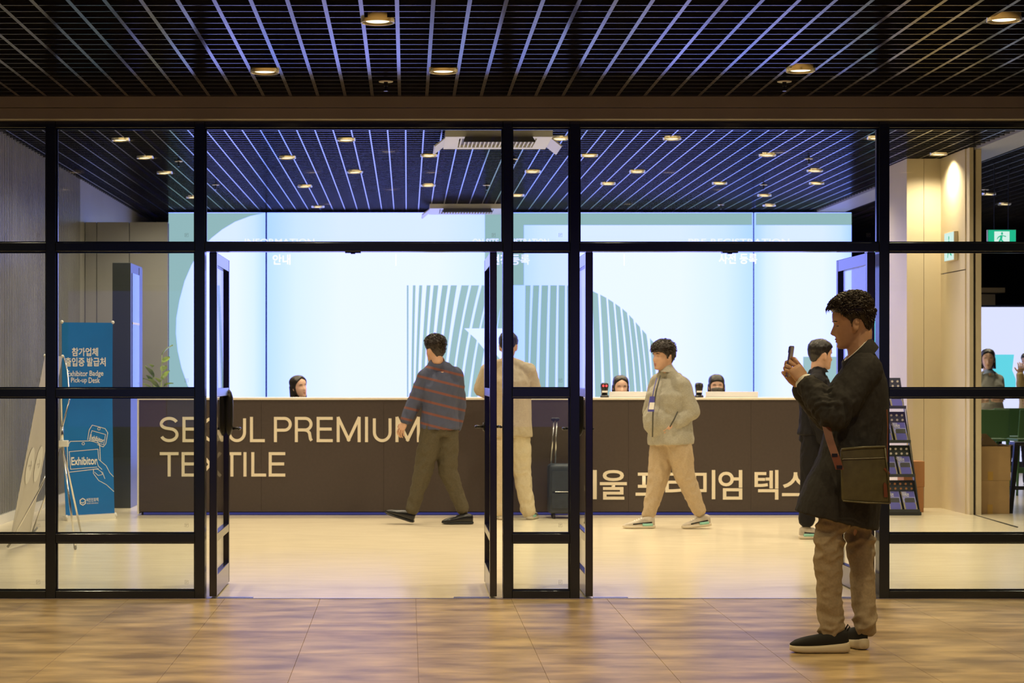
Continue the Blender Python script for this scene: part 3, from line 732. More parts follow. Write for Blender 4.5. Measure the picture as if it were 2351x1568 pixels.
# white banner seen from behind, leaning, on an X frame
a0_, a1_ = V((-3.07, 15.15, 0.07)), V((-3.03, 15.75, 0.07)); b0_, b1_ = V((-2.80, 15.15, 1.50)), V((-2.77, 15.75, 1.50))
t = thing('banner_stand', 'white leaning banner with arrow circles on a wire X stand', 'banner', (a0_ + a1_) / 2 - V((0, 0, .07)))
N2 = (a1_ - a0_).cross(b0_ - a0_).normalized(); N2 = N2 if N2.x > 0 else -N2
MB().plate([a0_, a1_, b1_, b0_], -N2 * 0.002).build('sheet', 'banner_white', t)
for u0 in (0.28, 0.72):
    pts = []
    for k in range(24):
        a = 2 * pi * k / 24; pts.append(along(along(a0_, a1_, u0 + 0.17 * math.cos(a)), along(b0_, b1_, u0 + 0.17 * math.cos(a)), 0.40 + 0.10 * math.sin(a)) + N2 * .003)
    MB().add(pts, [tuple(range(24))]).build('circle_print', 'banner_mark', t)
    def bw(u, v): return along(along(a0_, a1_, u), along(b0_, b1_, u), v) + N2 * .005
    mb = MB()
    mb.add([bw(u0 - .08, .395), bw(u0 + .08, .395), bw(u0 + .08, .405), bw(u0 - .08, .405)], [(0, 1, 2, 3)])
    mb.add([bw(u0 + .09, .40), bw(u0 + .03, .43), bw(u0 + .02, .42), bw(u0 + .075, .40), bw(u0 + .02, .38), bw(u0 + .03, .37)], [(0, 1, 2, 3, 4, 5)]); mb.build('arrow_print', 'banner_white', t)
hub = P(142, 1014, 15.4)
finish('hub', bevelled(MB().box(hub.x - .02, hub.x + .05, hub.y - .03, hub.y + .03, hub.z - .04, hub.z + .01), .004, 2), 'white', t)
MB().tube([hub, hub + V((.0, 0, .12))], .014, 10).build('hub_post', 'chrome', t, True)
for q, bw_ in ((a0_, .0), (a1_, .0)):
    MB().tube([hub, along(hub, q, .5) + V((.02, 0, .0)), q + N2 * .01], .007, 8).build('rod', 'chrome', t, True)
for q in (b0_, b1_):
    MB().tube([hub + V((0, 0, .1)), along(hub, q, .5) + V((.06, 0, .0)), along(hub, q, .8) + V((.04, 0, .02)), q + N2 * .01], .006, 8).build('rod', 'chrome', t, True)
for f in (P(173, 1262, 15.15), P(188, 1240, 16.0)):
    f.z = .012; l = MB().tube([hub, f + V((0, 0, .02))], .008, 8).build('leg', 'chrome', t, True)
    MB().chain([f, f + (hub - f).normalized() * .04], [.012, .011]).build('foot', 'terracotta', l, True)
for f in (a0_, a1_):
    l = MB().tube([f + V((0, 0, -.05)) + V((-.02, 0, 0)), f + N2 * .02 + V((.04, 0, .06))], .009, 8).build('foot', 'terracotta', t, True)
for p in (b0_, b1_, a0_, a1_): MB().ball(p, 0.013).build('corner_clip', 'white', t, True)

# ------------------------------------------------------------------ brochure rack, cartons, boxes
YR = F / 239.0
t = thing('brochure_rack', 'black dotted wire brochure rack leaning beside the beige pier', 'rack', (P(2070, 0, YR).x, YR, 0))
def rk(px, py, dy=0.0): return P(px, py, YR + dy)
rW0, rW1 = 2036, 2111
def rq(u, z, dy=0):   # u 0..1 across, z height: rack leans back and to the left as it rises
    sh = -(z / 1.32) * 0.10
    return V(((rW0 - CX) * YR / F + sh + u * (rW1 - rW0) * YR / F, YR + 0.30 * (z / 1.32) + dy, z))
mb = MB()
finish('base', bevelled(MB().box(rq(0, 0).x - .01, rq(1, 0).x + .015, YR - 0.02, YR + 0.36, 0.0, 0.035), .004, 2), 'rack', t)
tiers = [0.03, 0.365, 0.69, 1.02]
for k, z in enumerate(tiers):
    zt2 = z + 0.30
    MB().hexa([rq(0, z, .06), rq(1, z, .06), rq(1, z, .065), rq(0, z, .065)], [rq(0, zt2, .06), rq(1, zt2, .06), rq(1, zt2, .065), rq(0, zt2, .065)]).build('back_panel', 'rack', t)
    sh = MB(); c = [rq(0, z, -.035), rq(1, z, -.035), rq(1, z, .065), rq(0, z, .065)]
    sh.hexa(c, [p + V((0, 0, .006)) for p in c]); c = [rq(0, z, -.04), rq(1, z, -.04), rq(1, z, -.034), rq(0, z, -.034)]; sh.hexa(c, [p + V((0, 0, .03)) for p in c])
    sh.build('shelf', 'rack', t)
    for j in range(3):
        for i in range(6):
            u = (i + .5) / 6; zz = zt2 - 0.035 - j * 0.045
            MB().tube([rq(u, zz, .0595), rq(u, zz, .0575)], .011, 14).build('dot', 'rack_dot' if k else 'carton', t)
for u in (0.0, 1.0):
    MB().tube([rq(u, 0.02, -.02), rq(u, 1.02, -.02)], .005, 8).build('side_wire', 'rack', t, True)
    MB().hexa([rq(u, 0, .0), rq(u, 0, .07), rq(u, 0, .07) + V((.004, 0, 0)), rq(u, 0, .0) + V((.004, 0, 0))], [rq(u, 1.32, .055), rq(u, 1.32, .07), rq(u, 1.32, .07) + V((.004, 0, 0)), rq(u, 1.32, .055) + V((.004, 0, 0))]).build('side_panel', 'rack', t)
for k, z in enumerate(tiers):
    for ui in (0.06, 0.53):
        z0_, z1_ = z + .008, z + .195; dz = .035
        c = [rq(ui + .02, z0_, dz - .07), rq(ui + .42, z0_, dz - .07), rq(ui + .42, z1_, dz), rq(ui + .02, z1_, dz)]
        b = thing('brochure', 'purple brochure on the %s tier of the dotted rack, %s' % (['bottom', 'second lowest', 'third', 'top'][k], 'nearer the counter' if ui < .3 else 'nearer the beige post'), 'brochure', (c[0] + c[1]) / 2, 'brochures in the dotted rack')
        MB().plate(c, V((0, .006, 0))).build('cover', 'brochure_low', b)
        def bc(u, v, l=.001): return along(along(c[0], c[1], u), along(c[3], c[2], u), v) + V((0, -l, 0))
        MB().add([bc(0.04, .45), bc(1, .45), bc(1, 1), bc(0.04, 1)], [(0, 1, 2, 3)]).build('band', 'brochure_band', b)
        MB().add([bc(0.04, .72, .0015), bc(.97, .72, .0015), bc(.97, 1, .0015), bc(0.04, 1, .0015)], [(0, 1, 2, 3)]).build('head_print', 'brochure', b)
        MB().add([bc(0.12, .10, .0015), bc(.86, .10, .0015), bc(.92, .2, .0015), bc(.92, .36, .0015), bc(.86, .45, .0015), bc(.12, .45, .0015)], [(0, 1, 2, 3, 4, 5)]).build('shape_print', 'brochure', b)
        MB().add([bc(.14, .45, .002), bc(.92, .45, .002), bc(.94, .68, .002), bc(.22, .68, .002), bc(.15, .6, .002)], [(0, 1, 2, 3, 4)]).build('dark_print', 'print_dark', b)
        for q, word in enumerate(('SEOUL', 'PREMIUM', 'TEXTILE')):
            lettering('lettering', word, bc(.06, .91 - q * .085, .003), bc(.06 + .07 * len(word), .91, .003) - bc(.06, .91, .003), bc(.06, .98, .003) - bc(.06, .91, .003), 'print_white', b, .01)

def carton(name, lab, x0, x1, y0, y1, z0, z1, m, tape=None, grp=None):
    t = thing(name, lab, 'box', ((x0 + x1) / 2, (y0 + y1) / 2, z0), grp)
    finish('carton', bevelled(MB().box(x0, x1, y0, y1, z0, z1), .004, 2), m, t)
    if tape:
        MB().box(tape[0], tape[1], y0 - .001, y0, tape[2], tape[3]).build('tape', 'tape', t)
    return t
yy = YR + 0.42
xa_, xb_ = P(2075, 0, yy).x, P(2123, 0, yy).x
carton('orange_carton', 'small orange carton standing on the floor behind the dotted rack', xa_, xb_ - .01, yy, yy + .25, 0, .245, 'carton')
carton('orange_carton', 'small orange carton stacked on another behind the dotted rack', xa_, xb_, yy, yy + .25, .246, .50, 'carton')
YX = F / 236.5; x0, x1 = P(2247, 0, YX).x, P(2318, 0, YX).x
zb1, zb2 = P(0, 1103, YX).z, P(0, 1025, YX).z
carton('cardboard_box', 'closed brown cardboard box under the open box by the post', x0, x1, YX, YX + .4, 0, zb1 - .001, 'cardboard', (P(2267, 0, YX).x, P(2279, 0, YX).x, 0, .09))
t = thing('cardboard_box', 'open brown cardboard box with raised flaps on another box', 'box', ((x0 + x1) / 2, YX + .2, zb1))
mb = MB(); xx1 = x1 + .008
for q in ((x0, xx1, YX, YX + .006), (x0, xx1, YX + .394, YX + .4), (x0, x0 + .006, YX + .006, YX + .394), (xx1 - .006, xx1, YX + .006, YX + .394)): mb.box(*q, zb1, zb2)
mb.box(x0 + .006, xx1 - .006, YX + .006, YX + .394, zb1, zb1 + .006)
mb.build('carton', 'cardboard', t)
MB().plate([(x0, YX + .39, zb2), (xx1, YX + .39, zb2), (xx1 - .10, YX + .46, zb2 + .11), (x0, YX + .46, zb2 + .11)], (0, .005, 0)).build('flap', 'cardboard', t)
MB().plate([(xx1, YX + .01, zb2), (xx1, YX + .39, zb2), (xx1 + .02, YX + .37, zb2 + .01), (xx1 + .02, YX + .03, zb2 + .005)], (0, 0, .005)).build('flap', 'cardboard', t)
MB().plate([(x0, YX + .02, zb2), (x0, YX + .35, zb2), (x0 + .09, YX + .33, zb2 + .10), (x0 + .06, YX + .05, zb2 + .06)], (.004, 0, .002)).build('flap', 'cardboard', t)
MB().box(P(2268, 0, YX).x, P(2280, 0, YX).x, YX - .001, YX, zb1, P(0, 1083, YX).z).build('tape', 'tape', t)

# black metal stool and green chairs in the side hall
def stool(loc, lab, hgt, wd, m='black_metal', name='metal_stool'):
    loc = V(loc); t = thing(name, lab, 'stool', loc)
    a = wd / 2
    finish('seat', bevelled(MB().box(loc.x - a, loc.x + a, loc.y - a, loc.y + a, hgt - .035, hgt), .012, 3), m, t)
    for sx_ in (-1, 1):
        for sy in (-1, 1):
            p = loc + V((sx_ * (a - .02), sy * (a - .02), hgt - .03)); q = loc + V((sx_ * (a + .06), sy * (a + .06), 0))
            MB().hexa([q + V((-.016, -.016, 0)), q + V((.016, -.016, 0)), q + V((.016, .016, 0)), q + V((-.016, .016, 0))], [p + V((-.024, -.024, 0)), p + V((.024, -.024, 0)), p + V((.024, .024, 0)), p + V((-.024, .024, 0))]).build('leg', m, t)
    b = a + .04; z = hgt * .33
    for q in ((-b, b, -b - .008, -b + .008), (-b, b, b - .008, b + .008), (-b - .008, -b + .008, -b, b), (b - .008, b + .008, -b, b)):
        MB().box(loc.x + q[0], loc.x + q[1], loc.y + q[2], loc.y + q[3], z, z + .02).build('stretcher', m, t)
    return t
stool((P(2350, 0, 19.2).x, 19.25, 0), 'tall black metal stool beside the open cardboard box', 0.69, 0.20)
def green_chair(loc, lab):
    loc = V(loc); t = thing('green_chair', lab, 'chair', loc, 'green high chairs in the side hall'); g = 'green_chair'; a = .21
    finish('seat', bevelled(MB().box(loc.x - a, loc.x + a, loc.y - a, loc.y + a, .60, .63), .01, 2), g, t)
    finish('backrest', bevelled(MB().hexa([loc + V((-a, -a - .01, .64)), loc + V((a, -a - .01, .64)), loc + V((a, -a + .01, .64)), loc + V((-a, -a + .01, .64))], [loc + V((-a + .01, -a - .05, .96)), loc + V((a - .01, -a - .05, .96)), loc + V((a - .01, -a - .03, .96)), loc + V((-a + .01, -a - .03, .96))]), .008, 2), g, t)
    for sx_ in (-1, 1):
        for sy in (-1, 1):
            MB().tube([loc + V((sx_ * (a - .02), sy * (a - .02), .6)), loc + V((sx_ * (a + .01), sy * (a + .01), 0))], [.017, .012], 8).build('leg', g, t, True)
    for sy in (-1, 1): MB().box(loc.x - a, loc.x + a, loc.y + sy * (a) - .008, loc.y + sy * a + .008, .25, .27).build('stretcher', g, t)
for px, y, lab in ((2262, 22.2, 'green high chair standing behind the open cardboard box'), (2306, 23.0, 'green high chair set back between two other green chairs'), (2366, 22.1, 'green high chair standing behind the black metal stool')):
    green_chair((P(px, 0, y).x, y, 0), lab)

# far display and dim end of the side hall
YF = 27.0
def fx(px): return (px - CX) * YF / F
def fz(py): return H - (py - CY) * YF / F
t = thing('far_display', 'large white and cyan display in the side hall beyond the post', 'screen', ((fx(2200)), YF, 0))
MB().box(fx(1985), fx(2800), YF, YF + .05, 0.15, fz(705)).build('panel', 'far_white', t)
MB().box(fx(1985) - .03, fx(2800), YF + .05, YF + .12, 0, fz(700)).build('frame', 'frame', t)
MB().plate([(fx(x), YF - .002, fz(yv)) for x, yv in ((2262, 814), (2328, 814), (2324, 850), (2332, 870), (2332, 890), (2262, 890))], (0, .0015, 0)).build('graphic', 'far_cyan', t)
MB().plate([(fx(x), YF - .002, fz(yv)) for x, yv in ((1990, 725), (2040, 725), (2040, 1000), (1990, 1000))], (0, .0015, 0)).build('graphic', 'far_cyan', t)
MB().box(fx(2240), fx(2338), YF + .6, YF + .9, fz(668), fz(656)).build('pelmet', 'beige', t)
MB().box(fx(2240), fx(2310), YF + .5, YF + .6, fz(700), fz(672)).build('wall_band', 'beige', t)
struct('wall_side_hall', MB().box(4.9, 13, 34.0, 34.1, 0, P(0, 570, 34).z), 'black')

# exit signs
def man(o, U_, W_, p0, m):
    """running figure on a sign: p0 lower left, U_ along, W_ up"""
    def q(x, y): return p0 + U_ * x + W_ * y
    k = [q(.5 + .07 * math.cos(a * pi / 6), .86 + .10 * math.sin(a * pi / 6)) for a in range(12)]
    mb = MB().add(k, [tuple(range(12))])
    for pts in ([(.40, .74), (.56, .74), (.50, .40), (.34, .44)], [(.34, .46), (.48, .44), (.66, .24), (.58, .14)], [(.58, .22), (.66, .24), (.72, .02), (.62, .02)], [(.34, .46), (.46, .42), (.30, .14), (.20, .16)], [(.22, .22), (.30, .14), (.08, .06), (.06, .14)], [(.42, .74), (.46, .66), (.26, .56), (.22, .62)], [(.54, .74), (.58, .66), (.78, .60), (.78, .67)], [(.22, .62), (.28, .60), (.20, .44), (.14, .46)]):
        mb.add([q(*p) for p in pts], [tuple(range(len(pts)))])
    mb.build('pictogram', m, o)
ye = 20.6; x0, x1 = P(2268, 0, ye).x, P(2333, 0, ye).x; z1, z0 = P(0, 527, ye).z, P(0, 566, ye).z
t = thing('exit_sign', 'green exit sign with running figure hanging in the side hall', 'sign', ((x0 + x1) / 2, ye, z0))
finish('housing', bevelled(MB().box(x0, x1, ye + .002, ye + .05, z0, z1), .004, 2), 'white', t)
MB().box(x0 + .004, x1 - .004, ye, ye + .002, z0 + .004, z1 - .004).build('face', 'sign_green', t)
MB().plate([(x0 + .068, ye - .001, z0 + .012), (x1 - .07, ye - .001, z0 + .012), (x1 - .07, ye - .001, z1 - .02), (x0 + .068, ye - .001, z1 - .02)], (0, .0008, 0)).build('face_window', 'sign_white', t)
man(t, V((x1 - x0 - .145, 0, 0)), V((0, 0, z1 - z0 - .034)), V((x0 + .072, ye - .002, z0 + .013)), 'sign_green')
for s in (.25, .75): MB().tube([(x0 + (x1 - x0) * s, ye + .025, z1), (x0 + (x1 - x0) * s, ye + .025, ZL + .05)], .004, 6).build('hanger', 'black_metal', t)
# sign fixed to the side of the post
ya, yb = F / 233.8, F / 229.7; xs_ = xb2 - .04
z1, z0 = P(0, 533, 19.45).z, P(0, 600, 19.45).z
t = thing('exit_sign', 'lit white exit sign box on the side of the beige post', 'sign', (xs_, (ya + yb) / 2, z0))
finish('housing', bevelled(MB().box(xs_, xb2 - .001, ya, yb, z0, z1), .004, 2), 'beige', t)
MB().box(xs_ - .003, xs_, ya + .008, yb - .008, z0 + .008, z1 - .008).build('face', 'sign_white', t)
man(t, V((0, yb - ya - .12, 0)), V((0, 0, z1 - z0 - .06)), V((xs_ - .004, ya + .06, z0 + .03)), 'sign_green')

# rolling suitcase at the counter
ysu = 18.35; x0, x1 = P(1260, 0, ysu).x, P(1342, 0, ysu).x; zs = P(0, 1066, ysu).z
t = thing('suitcase', 'dark blue rolling suitcase with raised handle by the counter', 'suitcase', ((x0 + x1) / 2, ysu + .12, 0))
finish('shell', mods_apply(MB().box(x0, x1, ysu, ysu + .24, .045, zs).mesh(), ('BEVEL', dict(width=.035, segments=4))), 'suitcase', t, smooth=True)
MB().box(x0 + .03, x1 - .03, ysu - .012, ysu + .002, .10, .24).build('pocket', 'suitcase', t)
MB().box(x0 + .03, x1 - .03, ysu - .012, ysu + .002, .26, zs - .06).build('pocket', 'suitcase', t)
MB().tube([(x0 + .06, ysu - .014, .255), (x1 - .06, ysu - .014, .255)], .003, 6).build('zip', 'chrome', t)
for sx_ in (x0 + .05, x1 - .05):
    for sy in (ysu + .04, ysu + .20):
        MB().cyl((sx_ - .012, sy, .025), .025, .024, 'x', 16).build('wheel', 'black', t, True)
hx = P(1277, 0, ysu).x; zt3 = P(0, 966, ysu).z
h0, h1 = V((x0 + .035, ysu + .20, zs - .02)), V((x0 + .075, ysu + .20, zs - .02))
for p, q in ((h0, V((hx - .008, ysu + .18, zt3))), (h1, V((hx + .018, ysu + .18, zt3)))): MB().tube([p, q], .008, 8).build('handle_tube', 'chrome', t, True)
MB().chain([(hx - .02, ysu + .18, zt3 + .01), (hx + .03, ysu + .18, zt3 + .01)], [.016, .016]).build('grip', 'black', t, True)

# ------------------------------------------------------------------ lamps, sprinklers, cassettes
def downlight_proto(name, label, group, z, r):
    t = thing(name, label, 'downlight', (0, 0, z), group)
    MB().tube([(0, 0, z - .012), (0, 0, z + .05)], [r * .99, r * .7], 24, False).build('reflector', 'reflector', t, True)
    mb = MB(); ro, ri = r * 1.06, r * .98
    mb.rings([[V((rr * math.cos(2 * pi * k / 28), rr * math.sin(2 * pi * k / 28), zz)) for k in range(28)] for rr, zz in ((ri, z + .045), (ri, z - .014), (ro, z - .014), (ro, z + .045))], False)
    mb.build('trim_ring', 'reflector', t, True)
    MB().cyl((0, 0, z - .006), r * .72, .012, 'z', 24).build('lamp_lens', 'lamp', t)
    return t
def spot(loc, power, col, ang=2.5, blend=.7, rad=.05, off=False):
    nm = 'downlight_beam_offscreen' if off else 'downlight_beam'
    l = bpy.data.lights.new(nm, 'SPOT'); l.energy = power; l.color = col; l.spot_size = ang; l.spot_blend = blend; l.shadow_soft_size = rad
    o = bpy.data.objects.new(nm, l); o.location = loc; COL.objects.link(o)
def ceil_at(px, py, z): y = (z - H) * F / (CY - py); return V(((px - CX) * y / F, y, z))
proto = downlight_proto('downlight', 'round warm recessed downlight in the hall slat ceiling', 'hall downlights', ZO, .075)
pos = [ceil_at(867, 46, ZO), ceil_at(608, 162, ZO), ceil_at(1018, 161, ZO), ceil_at(1838, 159, ZO), ceil_at(2305, 42, ZO)]
nvis = len(pos)                                    # the same rows go on towards the camera and to the sides
pos += [V((x, y, ZO)) for x, y in ((-3.07, 9.2), (5.72, 9.2), (-2.73, 10.7), (4.1, 10.7), (-2.73, 7.7), (-.78, 7.7), (.2, 7.7), (2.15, 7.7), (4.1, 7.7), (-3.07, 6.2), (-.14, 6.2), (2.79, 6.2), (-.78, 4.7), (2.15, 4.7))]
for k, p in enumerate(pos):
    o = dup(proto, p) if k else proto; o.location = p
    if k >= nvis: o.name = 'downlight_offscreen'
    spot(p - V((0, 0, .02)), HALL_W, WARM_H, 2.3, .6, .05, k >= nvis)
lp = [(277, 320), (333, 361), (378, 396), (443, 452), (795, 320), (660, 361), (815, 394), (700, 427), (730, 474), (985, 356), (983, 425), (1285, 317), (1353, 356), (1463, 393), (1223, 393), (1188, 448), (1396, 421), (1543, 317), (1762, 355), (1871, 391), (1652, 420), (1875, 420), (1755, 448), (1766, 471), (2012, 316), (2270, 445), (2306, 468), (2155, 353)]
proto2 = downlight_proto('downlight', 'round warm recessed downlight in the lobby slat ceiling', 'lobby downlights', ZL, .08)
for k, (a, b) in enumerate(lp):
    p = ceil_at(a, b, ZL); (dup(proto2, p) if k else proto2).location = p; spot(p - V((0, 0, .02)), LOBBY_W, WARM_L, 2.5, .8)
for y in (13.0, 14.6, 16.2):                       # rows hidden from view above the transoms
    for x in (-2.6, -0.6, 1.4, 3.4, 5.2):
        dup(proto2, V((x, y, ZL))).name = 'downlight_offscreen'; spot(V((x, y, ZL - .02)), LOBBY_W, WARM_L, 2.5, .8, .05, True)
def sprinkler(p, lab, grp):
    t = thing('sprinkler', lab, 'sprinkler', p, grp)
    MB().tube([p, p - V((0, 0, .006))], [.042, .040], 24).build('cover_plate', 'sprinkler_plate', t, True)
    MB().tube([p - V((0, 0, .006)), p - V((0, 0, .03)), p - V((0, 0, .03)), p - V((0, 0, .055))], [.012, .012, .007, .006], 12).build('body', 'black_metal', t)
    MB().tube([p - V((0, 0, .055)), p - V((0, 0, .058))], [.012, .012], 12).build('deflector', 'chrome', t)
    return t
s0 = sprinkler(ceil_at(886, 186, ZO), 'sprinkler head with white plate in the hall ceiling', 'hall sprinklers'); dup(s0, ceil_at(1801, 186, ZO))
s1 = sprinkler(ceil_at(410, 370, ZL), 'sprinkler head with white plate in the lobby ceiling', 'lobby sprinklers')
for a, b in ((495, 424), (1180, 365), (1117, 425), (1857, 364), (1753, 424), (1655, 470), (2262, 435)): dup(s1, ceil_at(a, b, ZL))
def cassette(c, lab, open_):
    t = thing('air_conditioner', lab, 'air conditioner', c); a = .48; z = c.z - .033
    fr = MB()
    for q in ((-a, a, -a, -a + .13), (-a, a, a - .13, a), (-a, -a + .13, -a + .13, a - .13), (a - .13, a, -a + .13, a - .13)): fr.box(c.x + q[0], c.x + q[1], c.y + q[2], c.y + q[3], z - .03, z + .03)
    fr.build('fascia', 'ac', t)
    gr = MB(); b = a - .15
    for k in range(19):
        x = c.x - b + 2 * b * k / 18; gr.box(x - .006, x + .006, c.y - b, c.y + b, z - .03, z - .01)
    gr.build('grille', 'ac', t); MB().box(c.x - b, c.x + b, c.y - b, c.y + b, z - .008, z + .02).build('intake', 'ac_grille', t)
    for s in (-1, 1):
        MB().hexa([(c.x + s * a, c.y - .33, z - .028), (c.x + s * a, c.y + .33, z - .028), (c.x + s * a, c.y + .33, z - .018), (c.x + s * a, c.y - .33, z - .018)], [(c.x + s * (a + .09), c.y - .33, z - .10), (c.x + s * (a + .09), c.y + .33, z - .10), (c.x + s * (a + .10), c.y + .33, z - .09), (c.x + s * (a + .10), c.y - .33, z - .09)]).build('flap', 'ac', t)
    MB().hexa([(c.x - .30, c.y - a, z - .030), (c.x + .30, c.y - a, z - .030), (c.x + .30, c.y - a + .01, z - .022), (c.x - .30, c.y - a + .01, z - .022)], [(c.x - .32, c.y - a - .08, z - .085), (c.x + .32, c.y - a - .08, z - .085), (c.x + .32, c.y - a - .07, z - .075), (c.x - .32, c.y - a - .07, z - .075)]).build('flap', 'ac', t)
cassette(V(((1140 - CX) * 18.0 / F, 18.0, ZL)), 'white four-way ceiling cassette over the lobby just inside the glazing', True)
cassette(V(((1070 - CX) * 25.6 / F, 25.6, ZL)), 'white four-way ceiling cassette half hidden behind the video wall', True)

# LED media wall of the hall behind the camera: its blue and violet blocks and lettering are what the panes mirror
mw = thing('media_wall_offscreen', 'wide blue and violet LED wall at the rear of the hall', 'screen', (1.5, -8, 0))
xw = -5.5
for wd, m in ((1.6, 'media_blue'), (1.1, 'media_cyan'), (2.6, 'media_blue'), (.9, 'media_violet'), (2.2, 'media_blue'), (.8, 'media_violet'), (1.9, 'media_blue'), (1.4, 'media_cyan'), (1.2, 'media_violet')):
    MB().box(xw + .01, xw + wd - .01, -8, -7.95, .5, 2.7).build('panel', m, mw); xw += wd
MB().box(-5.5, xw, -8.1, -8.0, 0, 2.8).build('frame', 'frame', mw)

# ------------------------------------------------------------------ people
def lerp1(x, xs, ys):
    if x <= xs[0]: return ys[0]
    for i in range(len(xs) - 1):
        if x <= xs[i + 1]:
            t = (x - xs[i]) / (xs[i + 1] - xs[i]); return ys[i] + (ys[i + 1] - ys[i]) * t
    return ys[-1]
HU = [-.122, -.117, -.105, -.09, -.07, -.05, -.03, -.01, .005, .02, .04, .06, .08, .097, .11, .118]
HF = [.060, .080, .088, .089, .090, .091, .091, .089, .087, .091, .093, .089, .078, .060, .035, .008]
HB = [.040, .005, -.020, -.040, -.058, -.072, -.083, -.092, -.097, -.100, -.102, -.100, -.092, -.078, -.055, -.025]
HW = [.012, .026, .038, .047, .056, .062, .067, .071, .074, .076, .077, .076, .070, .058, .040, .018]
def gauss(x, s): return math.exp(-(x / s) ** 2)
def face_bump(l, u):
    n = lerp1(u, [-.058, -.051, -.045, -.036, -.02, 0, .016], [0, .006, .019, .024, .016, .006, 0]); s = lerp1(u, [-.05, -.04, 0], [.014, .013, .009])
    d = n * gauss(l, s)
    d += gauss(l, .021) * (.006 * gauss(u + .068, .005) + .0055 * gauss(u + .081, .005) - .003 * gauss(u + .0745, .002) - .004 * gauss(u + .092, .006))
    d += .006 * gauss(l, .024) * gauss(u + .107, .012)
    a = abs(l)
    d += -.009 * gauss(a - .031, .015) * gauss(u, .011) + .004 * gauss(a - .03, .028) * gauss(u - .021, .008) + .003 * gauss(a - .042, .02) * gauss(u + .03, .018)
    return d
def front_f(l, u, p=2.3):
    fr, bk, w_ = lerp1(u, HU, HF), lerp1(u, HU, HB), lerp1(u, HU, HW); c, d = (fr + bk) / 2, (fr - bk) / 2
    q = max(0, 1 - (min(abs(l), w_ * .999) / w_) ** p)
    return c + d * q ** (1 / p) + face_bump(l, u)
class Head:
    def __init__(s, C, Fv, Uv=(0, 0, 1), k=1.0):
        s.C, s.k = V(C), k; s.F = V(Fv).normalized(); U0 = V(Uv); s.U = (U0 - s.F * U0.dot(s.F)).normalized(); s.L = s.U.cross(s.F)
    def w(s, f, l, u): return s.C + (s.F * f + s.L * l + s.U * u) * s.k
    def grid(s, off=None, nu=56, na=64, umin=-.122, p=2.3):
        rings = []
        for i in range(nu):
            t = i / (nu - 1); u = umin + (.118 - umin) * (1 - math.cos(pi * t)) / 2 if umin < -.1 else umin + (.118 - umin) * math.sin(t * pi / 2)
            fr, bk, w_ = lerp1(u, HU, HF), lerp1(u, HU, HB), lerp1(u, HU, HW); c, d = (fr + bk) / 2, (fr - bk) / 2; r = []
            for k in range(na):
                th = 2 * pi * k / na; a = th - .35 * math.sin(th); ca, sa = math.cos(a), math.sin(a)
                q = (abs(ca) ** p + abs(sa) ** p) ** (-1 / p); f, l = c + d * ca * q, w_ * sa * q
                if ca > .15: f += face_bump(l, u) * min(1, (ca - .15) / .2)
                if off:
                    az = math.degrees(math.atan2(sa, ca)); dr = V((f - c * .6 + .004, l, (u - .01) * .9)).normalized(); o = off(az, u, V((f, l, u)))
                    f, l, uu = f + dr.x * o, l + dr.y * o, u + dr.z * o
                    r.append(s.w(f, l, uu))
                else: r.append(s.w(f, l, u))
            rings.append(r)
        return rings
    def solid(s, mb, nu=56, na=64):
        mb.rings(s.grid(None, nu, na))
        R = Matrix((s.F, s.L, s.U)).transposed()
        for sd in (-1, 1):
            Re = R @ Matrix.Rotation(sd * .38, 3, 'Z') @ Matrix.Rotation(-.16, 3, 'Y')
            mb.ball(s.w(-.004, sd * .079, -.012), V((.019, .0075, .032)) * s.k, 14, 10, Re)
            mb.ball(s.w(-.012, sd * .084, .004), V((.014, .006, .018)) * s.k, 12, 8, Re)
            mb.ball(s.w(.004, sd * .073, -.038), V((.009, .008, .011)) * s.k, 10, 8, Re)
        return mb
    def patch(s, cl, cu, rl, ru, lift, m, name, parent, tilt=0.0, p=2.0, n=14, curve=0.0):
        vs, fs = [], []; vs.append(s.w(front_f(cl, cu) + lift, cl, cu))
        for j in range(1, 4):
            for k in range(n):
                a = 2 * pi * k / n; q = (abs(math.cos(a)) ** p + abs(math.sin(a)) ** p) ** (-1 / p); x = rl * math.cos(a) * q * j / 3; y = ru * math.sin(a) * q * j / 3
                l = cl + x * math.cos(tilt) - y * math.sin(tilt); u = cu + x * math.sin(tilt) + y * math.cos(tilt) - curve * (x / rl) ** 2
                vs.append(s.w(front_f(l, u) + lift * (1 if j < 3 else -.6), l, u))
        for k in range(n): fs.append((0, 1 + k, 1 + (k + 1) % n))
        for j in range(2):
            for k in range(n): a = 1 + j * n; fs.append((a + k, a + n + k, a + n + (k + 1) % n, a + (k + 1) % n))
        return MB().add(vs, fs).build(name, m, parent, True)
    def face(s, parent, look='open', brow=.0035):
        for sd in (-1, 1):
            if look == 'closed':
                s.patch(sd * .031, -.004, .013, .0022, .0015, 'eye', 'eye', parent, 0, 2, 14, .002)
            else:
                o = s.patch(sd * .031, -.001, .013, .0048, .001, 'eye_white', 'eye', parent, sd * .08)
                s.patch(sd * .031, -.001, .0056, .0046, .002, 'eye', 'pupil', o)
                s.patch(sd * .031, .0035, .014, .0018, .0025, 'eye', 'eyelid', parent, sd * .06, 2, 14, .002)
            s.patch(sd * .032, .020, .017, brow, .002, 'hair', 'eyebrow', parent, sd * -.05, 2, 14, .003)
        s.patch(0, -.0675, .019, .0042, .001, 'lip', 'upper_lip', parent, 0, 2, 14, .002)
        s.patch(0, -.0805, .016, .0045, .001, 'lip', 'lower_lip', parent, 0, 2, 14, -.002)
